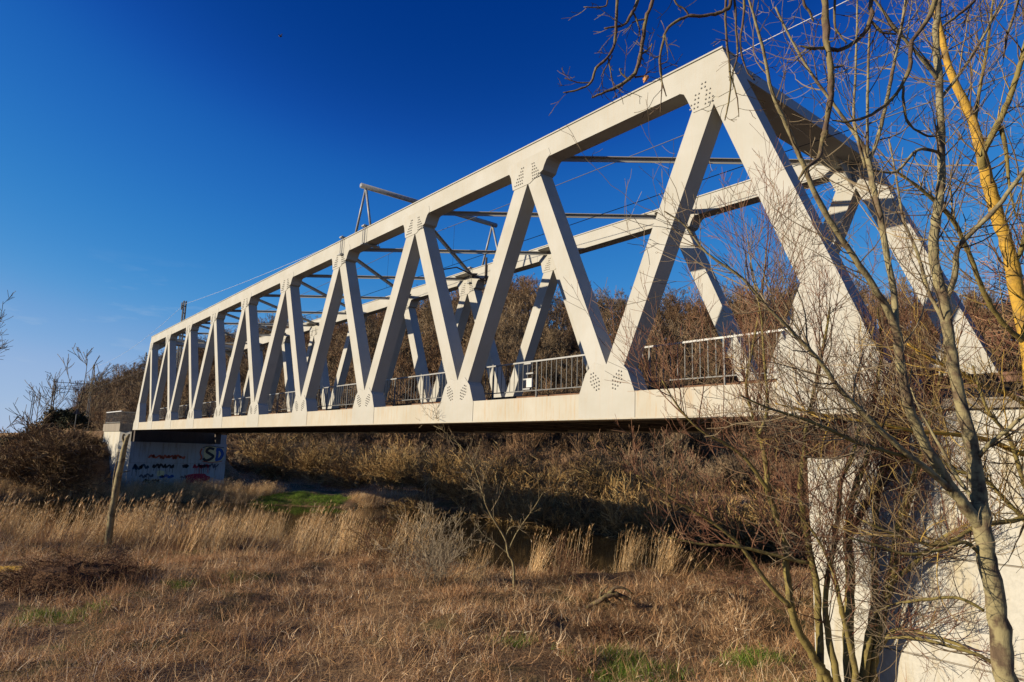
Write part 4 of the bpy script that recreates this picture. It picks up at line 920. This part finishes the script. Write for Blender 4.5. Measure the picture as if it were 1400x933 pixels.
def scatter(name, label, cat, pts, rots, scls, idxs, coll):
    me = bpy.data.meshes.new(name); me.from_pydata([tuple(p) for p in pts], [], [])
    a = me.attributes.new('rot', 'FLOAT_VECTOR', 'POINT'); a.data.foreach_set('vector', np.asarray(rots, float).ravel())
    a = me.attributes.new('scl', 'FLOAT_VECTOR', 'POINT'); s3 = np.asarray(scls, float); s3 = np.repeat(s3[:, None], 3, 1) if s3.ndim == 1 else s3
    a.data.foreach_set('vector', s3.ravel())
    a = me.attributes.new('idx', 'INT', 'POINT'); a.data.foreach_set('value', np.asarray(idxs, int))
    o = link(name, me); tag(o, label, cat, None, 'stuff')
    g = bpy.data.node_groups.new(name, 'GeometryNodeTree')
    g.interface.new_socket('Geometry', in_out='INPUT', socket_type='NodeSocketGeometry'); g.interface.new_socket('Geometry', in_out='OUTPUT', socket_type='NodeSocketGeometry')
    N = g.nodes.new; i_, o_ = N('NodeGroupInput'), N('NodeGroupOutput'); ip = N('GeometryNodeInstanceOnPoints'); ci = N('GeometryNodeCollectionInfo')
    ci.inputs['Collection'].default_value = coll; ci.inputs['Separate Children'].default_value = True; ci.inputs['Reset Children'].default_value = True
    def attr(nm, ty):
        n = N('GeometryNodeInputNamedAttribute'); n.data_type = ty; n.inputs['Name'].default_value = nm
        return [s for s in n.outputs if s.enabled][0]
    K = g.links.new
    K(i_.outputs[0], ip.inputs['Points']); K(ci.outputs[0], ip.inputs['Instance']); ip.inputs['Pick Instance'].default_value = True
    K(attr('idx', 'INT'), ip.inputs['Instance Index'])
    e2r = N('FunctionNodeEulerToRotation'); K(attr('rot', 'FLOAT_VECTOR'), e2r.inputs[0]); K(e2r.outputs[0], ip.inputs['Rotation'])
    K(attr('scl', 'FLOAT_VECTOR'), ip.inputs['Scale']); K(ip.outputs[0], o_.inputs[0])
    md = o.modifiers.new('scatter', 'NODES'); md.node_group = g
    return o

# blades and reeds
def blade(mb, p, d, h, w, bend, rg, k=3):
    side = Vector((-math.sin(rg.uniform(0, 6.28)), math.cos(rg.uniform(0, 6.28)), 0)); az = rg.uniform(0, 6.28)
    n = len(mb.v); lean = Vector((math.cos(az), math.sin(az), 0))
    for i in range(k+1):
        f = i/k; ww = w*(1-f)*0.5 if i < k else 0
        if i < k: mb.v += [tuple(p-side*ww), tuple(p+side*ww)]
        else: mb.v.append(tuple(p))
        d = (d+lean*bend/k-UPV*bend*0.35/k*(i+0.4)).normalized(); p = p+d*h/k
    for i in range(k-1): q = n+2*i; mb.f.append((q, q+1, q+3, q+2))
    q = n+2*(k-1); mb.f.append((q, q+1, q+2))
def clump(seed, n, spread, h, w, bend, mat, tilt=0.5, lean=(0, 0)):
    rg = random.Random(seed); mb = MB()
    for i in range(n):
        p = Vector((rg.gauss(0, spread), rg.gauss(0, spread), -0.02)); d = (UPV+Vector((rg.gauss(0, tilt)+lean[0], rg.gauss(0, tilt)+lean[1], 0))).normalized()
        blade(mb, p, d, h*rg.uniform(0.5, 1.15), w*rg.uniform(0.6, 1.3), bend*rg.uniform(0.3, 1.3), rg)
    return mb.mesh('clump', mat)
def reed_clump(seed, n, spread, h, mat, lean=(0.08, 0.08), tilt=0.10, plume=0.4, w=0.011):
    rg = random.Random(seed); mb = MB()
    for i in range(n):
        p = Vector((rg.gauss(0, spread), rg.gauss(0, spread), -0.05)); d = (UPV+Vector((rg.gauss(0, tilt)+lean[0], rg.gauss(0, tilt)+lean[1], 0))).normalized(); hh = h*rg.uniform(0.55, 1.1)
        pts = [p]; 
        for j in range(3): d = (d+Vector((lean[0], lean[1], 0))*0.25+rvec(rg, 0.05)).normalized(); p = p+d*hh/3; pts.append(p)
        mb.tube(pts, [w*0.5, w*0.45, w*0.35, w*0.2], 3, False)
        for j in range(rg.randint(1, 3)):
            f = rg.uniform(0.25, 0.85); q = pts[0].lerp(pts[3], f); blade(mb, q, (d+rvec(rg, 0.5)).normalized(), hh*rg.uniform(0.15, 0.32), w*1.5, rg.uniform(0.6, 1.6), rg, 2)
        if rg.random() < plume:
            for j in range(4): blade(mb, p-d*0.03, (d+rvec(rg, 0.22)).normalized(), rg.uniform(0.13, 0.24), 0.030, 0.5, rg, 2)
    return mb.mesh('reeds', mat)
long_k = kind([clump(150+i, 9, 0.3, (1.0, 0.8)[i], 0.009, 0.9, M['reed'], (1.6, 0.8)[i], (0.5, 0.45)) for i in range(2)], 'stalk')
straw_k = kind([clump(100+i, 38, 0.16, (0.30, 0.40, 0.38, 0.28, 0.42)[i], 0.011, (2.2, 1.9, 2.6, 2.4, 1.0)[i], M['straw'], (1.0, 0.8, 1.4, 1.3, 0.5)[i], ((0.3, 0.2), (0.2, 0.2), (-0.4, 0.2), (0, 0), (0.2, 0.25))[i]) for i in range(5)], 'straw')
green_k = kind([clump(200+i, 40, 0.13, (0.16, 0.22)[i], 0.009, 1.0, M['green'], 0.45) for i in range(2)], 'green_tuft')
reed_k = kind([reed_clump(300+i, 15, 0.24, (1.9, 1.7, 2.1, 1.5)[i], M['reed'], ((0.10, 0.10), (0.18, 0.12), (0.05, 0.12), (0.25, 0.2))[i], (0.10, 0.14, 0.08, 0.2)[i]) for i in range(4)], 'reed')
thatch_k = kind([clump(400+i, 34, 0.25, (0.9, 0.75)[i], 0.012, (1.6, 1.2)[i], M['reed'], 0.5, (0.4, 0.3)) for i in range(2)], 'thatch')
rn = np.random.default_rng(17)
def field(n, x0, x1, y0, y1, keep):
    x = rn.uniform(x0, x1, n); y = rn.uniform(y0, y1, n); k_ = keep(x, y); x, y = x[k_], y[k_]; return x, y, H(x, y)
def vnoise(x, y, s, ph=0.0):
    return (np.sin(x*s+1.7*np.sin(y*s*0.7+ph)+ph)+np.sin(y*s*1.3+1.3*np.sin(x*s*0.9+2*ph)))/2
def strew(name, label, cat, xyz, nk, s0, s1, coll, tilt=0.15):
    x, y, z = xyz; n = len(x)
    rots = np.stack([rn.normal(0, tilt, n), rn.normal(0, tilt, n), rn.uniform(-0.5, 0.5, n) if coll in (reed_k, thatch_k) else rn.uniform(0, 6.283, n)], 1)
    scatter(name, label, cat, np.stack([x, y, z], 1), rots, rn.uniform(s0, s1, n), rn.integers(0, nk, n), coll)
camd = lambda x, y: np.hypot(x-CAM[0], y-CAM[1])
# near meadow
def keep_meadow(x, y): return (river_sd(x, y) > 1.0) & (camd(x, y) > 3.0) & (y < 30) & ~((x > -1.5) & (y > -0.25)) & (rn.random(len(x)) < np.clip(0.85-0.008*camd(x, y)+0.55*vnoise(x, y, 1.1)+0.3*vnoise(x, y, 2.9, 1.0), 0.25, 1)) & ~((y > 1.0) & (x < -45))
strew('fallen_stalks', 'long pale stalks lying over the dry grass', 'grass', field(2600, -40, 4, -16, 9, lambda x, y: (river_sd(x, y) > 0.6) & (camd(x, y) > 4) & ~((x > -1.6) & (y > -0.4)) & (rn.random(len(x)) < 0.45+0.5*vnoise(x, y, 0.6, 1.0))), 2, 0.7, 1.3, long_k, 0.3)
strew('dry_grass', 'matted dry brown grass over the near meadow', 'grass', field(42000, -52, 5, -18, 22, keep_meadow), 5, 0.7, 1.45, straw_k, 0.25)
def spots(lst, n, sd):
    xs, ys = [], []
    for u, v, z, k_ in lst:
        p = P(u, v, dep(u, v, z)); m_ = int(n*k_); xs.append(rn.normal(p.x, sd*math.sqrt(k_), m_)); ys.append(rn.normal(p.y, sd*math.sqrt(k_), m_))
    x, y = np.concatenate(xs), np.concatenate(ys); o = (river_sd(x, y) > 0.2); return x[o], y[o], H(x[o], y[o])
strew('green_grass', 'fresh green grass tufts among the dry grass', 'grass', spots([(865,905,-4.6,1.0),(895,895,-4.6,0.5),(850,880,-4.6,0.3),(1030,872,-4.4,0.5),(1085,915,-4.1,0.5),(45,838,-4.9,0.35),(100,840,-4.9,0.25),(250,808,-4.9,0.2),(320,800,-4.9,0.15),(700,880,-4.8,0.2),(10,660,-5,4)], 130, 0.45), 2, 0.7, 1.5, green_k)
# reed belt on the near bank
def keep_belt(x, y):
    sd = river_sd(x, y); side = (y < 4.8+0.0*x) | (x < -24)
    near_ = (x-(-30))*0.6+(y-10)*(-1) > -6
    thick = np.interp(x, [-45, -33, -22, -16, -12], [7.5, 7.0, 5.0, 2.6, 1.6])
    dens = np.interp(x, [-33, -24, -21, -19, -17.5, -9], [1.0, 0.9, 0.5, 0.12, 0.02, 0.0])
    return (sd > -0.3) & (sd < thick) & (x+0.9*y < -10) & (y < 13) & (camd(x, y) < 46) & (rn.random(len(x)) < dens*np.clip(0.55+0.9*vnoise(x, y, 0.9)+0.4*vnoise(x, y, 2.3, 1.0), 0.06, 1)) & ~((x < -50))
bx = field(9500, -48, -8, -24, 12, lambda x, y: keep_belt(x, y) & ((x > -46) & (y < 0.35*x+17)))
strew('reeds', 'tall tan reeds along the near bank of the river', 'reeds', bx, 4, 0.5, 0.95, reed_k, 0.08)
strew('reed_thatch', 'flattened tan reed thatch at the foot of the standing reeds', 'reeds', field(5200, -48, -8, -26, 12, lambda x, y: (river_sd(x, y) > 0.2) & (river_sd(x, y) < np.interp(x, [-45, -23, -20, -18], [12, 7, 1.5, 0.0])) & (y < 0.35*x+16) & (rn.random(len(x)) < 0.5+0.5*vnoise(x, y, 0.7, 2.0))), 2, 0.6, 1.0, thatch_k, 0.3)
def tuft(u, v, n, sd, s):
    p = P(u, v, dep(u, v, -5.2)); x = rn.normal(p.x, sd, n); y = rn.normal(p.y, sd, n); return x, y, H(x, y)
tf = [tuft(860, 800, 8, 0.18, 1), tuft(912, 802, 13, 0.24, 1), tuft(730, 790, 5, 0.2, 1), tuft(636, 806, 7, 0.3, 1), tuft(780, 803, 2, 0.3, 1)]
strew('reed_tufts', 'separate upright tufts of dry reed at the water edge', 'reeds', [np.concatenate([t_[i] for t_ in tf]) for i in range(3)], 4, 0.6, 0.85, reed_k, 0.04)
# far bank
def keep_far(x, y): sd = river_sd(x, y); return (sd > -0.4) & (sd < 3.4) & (x > -66) & (x < -48.2) & (y > -13) & (y < 10.5) & (x+0.55*y < -45.8) & ~((x < -57.3) & (y > -0.4)) & ~((x < -57.4) & (y > -1.4))
strew('far_reeds', 'tan reeds on the far bank in front of the graffiti abutment', 'reeds', field(9000, -66, -47, -14, 11, keep_far), 4, 0.35, 0.62, reed_k, 0.08)
strew('far_reed_tussock', 'pale reed tussock on the far bank beside the green patch', 'reeds', field(1500, -47, -40.5, 14.5, 22.5, lambda x, y: (np.abs(river_sd(x, y)-1.0) < 1.5) & (x < -44.0) & (y < 19.5)), 2, 0.9, 1.3, thatch_k, 0.2)
strew('far_green_grass', 'green grass patch on the far bank under the bridge', 'grass', field(7000, -56, -44, 6, 20, lambda x, y: (river_sd(x, y) > -0.2) & (river_sd(x, y) < 4.2) & (x+1.05*y < -32) & (x+0.55*y > -46.2)), 2, 0.7, 1.5, green_k)
strew('far_meadow', 'rough brown grass behind the far bank', 'grass', field(26000, -130, 8, -40, 75, lambda x, y: (river_sd(x, y) > np.where(x > -44, 4.0, 1.0)) & ((y > 18) | (x < -57)) & ~((x < -57.3) & (y > -1.3) & (y < 7.6)) & (camd(x, y) > 30)), 5, 1.0, 2.0, straw_k, 0.25)

# shrubs on the far bank, each its own
bank_ms = [shrub_meshes(500+i, 3.6, (1.0, 1.15, 0.85, 1.25)[i], (26, 30, 24, 26)[i], M['twig_bank'], M['twig_bank'], 2, 0.03, (9, 6), 0.012, 0.05, (0.2, 0.42)) for i in range(4)]
bank = [(575,676,47,0.8,'rounded brown shrub on the far bank right of the pale tussock'),(600,660,56,1.15,'taller olive shrub behind the dark bay of the far bank'),(640,676,52,1.05,'broad tan shrub behind the thin sapling'),(680,690,44,0.95,'tan shrub leaning over the dark water, right of the sapling'),(700,672,52,1.25,'dense brown shrub right behind the leaning tan one'),(725,695,41,1.0,'shrub with pale arching stems above the dark water'),(750,690,46,1.2,'dark hollow shrub below the second white gusset'),(775,702,39,1.0,'low reddish shrub at the far waterline below the big gusset'),(805,706,38,1.05,'reddish twiggy shrub dipping into the far water'),(825,690,45,1.25,'tall brown shrub behind the dipping reddish one'),(850,708,37,1.05,'shrub with drooping twigs at the far waterline right of the dipping one'),(885,700,42,1.2,'olive shrub behind the tall reed tufts'),(905,712,35,1.05,'shrub at the far waterline above the tall reed tuft'),(945,706,38,1.15,'brown shrub seen through the left twigs of the willow shrub'),(985,714,34,1.1,'brown shrub left of the lone yellowish stem'),(1025,708,36,1.25,'tall brown shrub behind the yellowish stem'),(1060,712,33,1.2,'brown shrub against the left edge of the cream abutment'),(1090,715,31,1.15,'shrub half hidden by the cream abutment corner'),(540,655,62,1.2,'grey brown shrub at the right end of the dark shade'),(490,650,68,1.35,'broad grey shrub above the green patch'),(430,645,72,1.4,'pale stemmed shrub above the dark shade under the bridge'),(375,645,76,1.4,'shrub right of the graffiti abutment, above the dark shade')]
rg = random.Random(97)
for i, (u_, v_, d_, s_, lb) in enumerate(bank):
    d_ += 4.5 if d_ < 46 else 1.5; p = P(u_, v_, d_); put_shrub('bank_shrub', bank_ms[i % 4], (p.x, p.y, Hs(p.x, p.y)), (s_*rg.uniform(0.95, 1.2), s_*rg.uniform(0.95, 1.2), s_*rg.uniform(0.92, 1.1)), rg.uniform(0, 6.28), lb, 'bare shrubs along the far bank')
# pale young tree on the far bank
p = P(583, 690, 47); ms = bare_tree(640, 5.2, M['bark_pale'], M['twig_grey'], crown=0.4, rmin=0.016, kids=(3, 3), lvl=2, nl=14, spread=(0.35, 0.7)); put_shrub('young_tree', ms, (p.x, p.y, Hs(p.x, p.y)), 1, 0, 'pale young tree with upswept twigs on the far bank', None, 'tree')
# red-twigged shrubs behind the bridge at the right
red_ms = [shrub_meshes(700+i, 5.0, (0.6, 0.75, 0.5)[i], 20, M['bark_dark'], M['twig_red'], 2, 0.035, (9, 6), 0.008, 0.08, (0.2, 0.4)) for i in range(3)]
for i, (x, y, s_, lb) in enumerate([(-1.5,10.5,1.25,'reddish shrub behind the right end of the bridge deck'),(1.2,9.5,1.05,'reddish shrub directly behind the right end post'),(3.5,9.0,1.0,'red twigged shrub behind the forked grey tree'),(5.8,8.5,1.1,'red twigged shrub behind the golden trunk at the right edge'),(2.5,13,1.25,'tall red twigged shrub farther back behind the right end post'),(6.5,13,1.25,'tall red twigged shrub farther back at the right edge'),(-3.5,14,1.3,'brown red shrub seen over the railing at the right'),(4.6,3.3,0.75,'red twigged shrub growing beside the track above the wing wall'),(2.8,1.6,0.5,'small red shrub on the wing wall top'),(1.6,7.4,0.9,'red twigged shrub in front of the foot of the far end post'),(0.4,8.2,1.0,'red twigged shrub left of the foot of the far end post')]):
    put_shrub('red_shrub', red_ms[i % 3], (x, y, Hs(x, y)), s_, i*1.3, lb, 'red twigged shrubs behind the right bridge end')

# thicket and trees at the left beyond the river
th_ms = [shrub_meshes(800+i, 3.4, 1.25, 34, M['twig_bank'], M['thicket'], 2, 0.025, (10, 7), 0.014, 0.0, (0.2, 0.4)) for i in range(3)]
def on(u, d): 
    p = P(u, 600, d); return (p.x, p.y, Hs(p.x, p.y))
for i, (u_, d_, s_, lb) in enumerate([(18,56,1.0,'brown bramble thicket at the far left below the lattice mast'),(50,56,1.45,'highest hump of the brown thicket left of the far abutment'),(72,53,1.35,'brown bramble thicket right of the highest hump'),(88,55,0.95,'right shoulder of the brown thicket next to its dark shade'),(0,55,0.85,'low end of the brown thicket at the left edge'),(35,53,0.8,'low bramble clump in front of the brown thicket'),(107,56.5,0.65,'added bramble clump darkening the slope left of the white wing wall'),(117,57.5,0.6,'upper added bramble clump darkening the slope below the track bed'),(111,60,0.75,'small added bramble clump darkening the top of the slope below the track bed'),(102,57,0.75,'added bramble clump darkening the slope beside the highest hump')]):  # clumps on the track bed slope are added to darken it
    put_shrub('bramble_thicket', th_ms[i % 3], on(u_, d_), (s_*1.15, s_*1.15, s_), i*0.9, lb, 'bramble thicket on the left bank')
def leafy(seed, h, r, n, mat):
    rg = random.Random(seed); mb = MB()
    for i in range(n):
        a = rg.uniform(0, 6.283); b_ = rg.uniform(-0.2, 1)**1; rr = r*rg.uniform(0.35, 1.05)*(1-0.35*max(0, b_)); p = Vector((rr*math.cos(a), rr*math.sin(a), h*(0.35+0.62*b_)*rg.uniform(0.75, 1.08)))
        for _ in range(5):
            q = p+rvec(rg, 0.35); s_ = rg.uniform(0.10, 0.2); e1 = rvec(rg).normalized()*s_; e2 = rvec(rg).normalized()*s_
            n_ = len(mb.v); mb.v += [tuple(q-e1), tuple(q+e2), tuple(q+e1), tuple(q-e2)]; mb.f.append((n_, n_+1, n_+2, n_+3))
    return mb.mesh('foliage', mat)
lf_ms = [leafy(900+i, 3.0, 2.2, 420, M['dark_shrub']) for i in range(2)]
stem_ms = [shrub_meshes(910+i, 2.8, 0.7, 9, M['bark_dark'], M['twig_red'], 2, 0.03, (3, 3), 0.015)[0] for i in range(2)]
for i, (u_, d_, s_, lb) in enumerate([(5,98,1.25,'dark evergreen shrub at the left edge behind the thicket'),(28,98,1.15,'dark evergreen shrub at the foot of the short mast'),(55,96,1.0,'dark evergreen shrub under the spreading bare tree'),(78,96,1.1,'dark evergreen shrub at the foot of the mast with the side arm'),(98,92,0.9,'dark evergreen shrub left of the triangular sign')]):
    put_shrub('evergreen_shrub', [lf_ms[i % 2], stem_ms[i % 2]], on(u_, d_), s_, i*1.1, lb, 'dark shrubs behind the thicket')
lt_ms = [bare_tree(950+i, 7.5, M['bark_dark'], M['bark_dark'], crown=0.6, rmin=0.022, kids=(4, 4), lvl=2, nl=13, spread=(0.5, 1.1)) for i in range(3)]
for i, (u_, d_, s_, lb) in enumerate([(45,92,1.35,'low spreading bare tree on the left skyline'),(66,95,1.45,'bare tree left of the mast with the side arm'),(97,92,1.7,'tallest bare tree on the left skyline, beside the mast with the side arm'),(118,90,1.0,'small bare tree before the left foot of the hill')]):
    put_shrub('bare_tree', lt_ms[i % 3], on(u_, d_), s_, i*2.1, lb, 'bare trees on the left skyline', 'tree')
ms = bare_tree(970, 19, M['bark_dark'], M['bark_dark'], crown=0.5, rmin=0.02, kids=(5, 5, 4), lvl=3, nl=16); p = P(-68, 600, 62); put_shrub('bare_tree', ms, (p.x, p.y, Hs(p.x, p.y)), 1, 0.5, 'large bare tree whose twigs reach in at the left edge', None, 'tree')

# conifers on the left spur of the hill
def conifer(seed, h, r, mat):
    rg = random.Random(seed); a = MB().tube([Vector((0, 0, -0.5)), Vector((0, 0, h*0.5)), Vector((0, 0, h))], [h*0.014, h*0.009, 0.02], 6); c = MB()
    for i in range(int(h*34)):
        f = rg.random()**0.8; z = h*(0.14+0.86*f); az = rg.uniform(0, 6.28); L_ = r*(1-f)**0.8*rg.uniform(0.55, 1.1)+0.15
        d = Vector((math.cos(az), math.sin(az), rg.uniform(-0.35, 0.1))); p0 = Vector((0, 0, z)); p1 = p0+d*L_; s_ = Vector((-math.sin(az), math.cos(az), 0))*L_*0.22; dn = Vector((0, 0, -0.12*L_))
        n_ = len(c.v); m_ = p0.lerp(p1, 0.6); c.v += [tuple(p0), tuple(m_+s_+dn), tuple(p1+dn*1.4), tuple(m_-s_+dn), tuple(m_+UPV*0.04)]; c.f += [(n_, n_+1, n_+4), (n_+1, n_+2, n_+4), (n_+2, n_+3, n_+4), (n_+3, n_, n_+4)]
    return a.mesh('trunk', M['bark_dark']), c.mesh('crown', mat)
cf = [conifer(980+i, 13, 2.6, M['conifer']) for i in range(2)]
for i, (u_, v_, d_, lb) in enumerate([(114,556,300,'lone dark conifer low on the left spur of the hill'),(147,533,310,'dark conifer at the left end of the wooded crest'),(160,528,315,'dark conifer right beside the one at the end of the crest'),(172,530,312,'smallest dark conifer of the row on the crest')]):
    p = P(u_, v_, d_); z = Hs(p.x, p.y); s_ = 1.0 if i < 3 else 0.8
    put_shrub('conifer', cf[i % 2], (p.x, p.y, min(z, p.z+2) if abs(z-p.z) < 14 else z), s_, i, lb, 'conifers on the hill spur', 'tree')

# the winter wood on the hill: one mass
wood = []
for i in range(6):
    a, c = bare_tree(1000+i, (13, 15, 12, 16, 11, 14)[i], None, None, crown=(0.42, 0.46, 0.5, 0.4, 0.55, 0.44)[i], rmin=0.03, kids=(5, 5), lvl=3, nl=14)
    mb = MB()
    for m_ in (a, c):
        n = len(mb.v); mb.v += [tuple(v.co) for v in m_.vertices]; mb.f += [tuple(n+j for j in p.vertices) for p in m_.polygons]
    wood.append(mb.mesh('winter_tree', M['forest']))
under = [shrub_meshes(1100+i, 3.2, 1.0, 22, M['forest'], M['forest'], 2, 0.03, (8, 5), 0.022, 0.05)[1] for i in range(3)]
wood_k = kind(wood, 'winter_tree'); under_k = kind(under, 'undergrowth')
def keep_wood(x, y):
    r_ = ridge_d(x, y); return (r_ < 96) & (H(x, y) > -4.6) & (np.arctan2(x-CAM[0], y-CAM[1]) > -1.462+0.02*vnoise(x, y, 0.05)) & ~((y < 17) & (y > -10)) & (river_sd(x, y) > 4) & (rn.random(len(x)) < np.where(r_ > 80, 0.7, 1.0))
wx = field(15000, -560, 150, 14, 275, keep_wood)
n = len(wx[0]); print('wood', n)
scatter('hillside_wood', 'brown leafless wood covering the hillside behind the bridge', 'wood', np.stack(wx, 1), np.stack([rn.normal(0, 0.04, n), rn.normal(0, 0.04, n), rn.uniform(0, 6.28, n)], 1), rn.uniform(0.65, 1.12, n), rn.integers(0, 6, n), wood_k)
ux = field(9000, -330, 60, 20, 190, lambda x, y: (ridge_d(x, y) < 112) & (ridge_d(x, y) > 30) & (river_sd(x, y) > 4) & ~((y < 15)))
n = len(ux[0])
scatter('undergrowth', 'brown undergrowth at the foot of the hillside wood', 'undergrowth', np.stack(ux, 1), np.stack([np.zeros(n), np.zeros(n), rn.uniform(0, 6.28, n)], 1), rn.uniform(0.6, 1.3, n), rn.integers(0, 3, n), under_k)
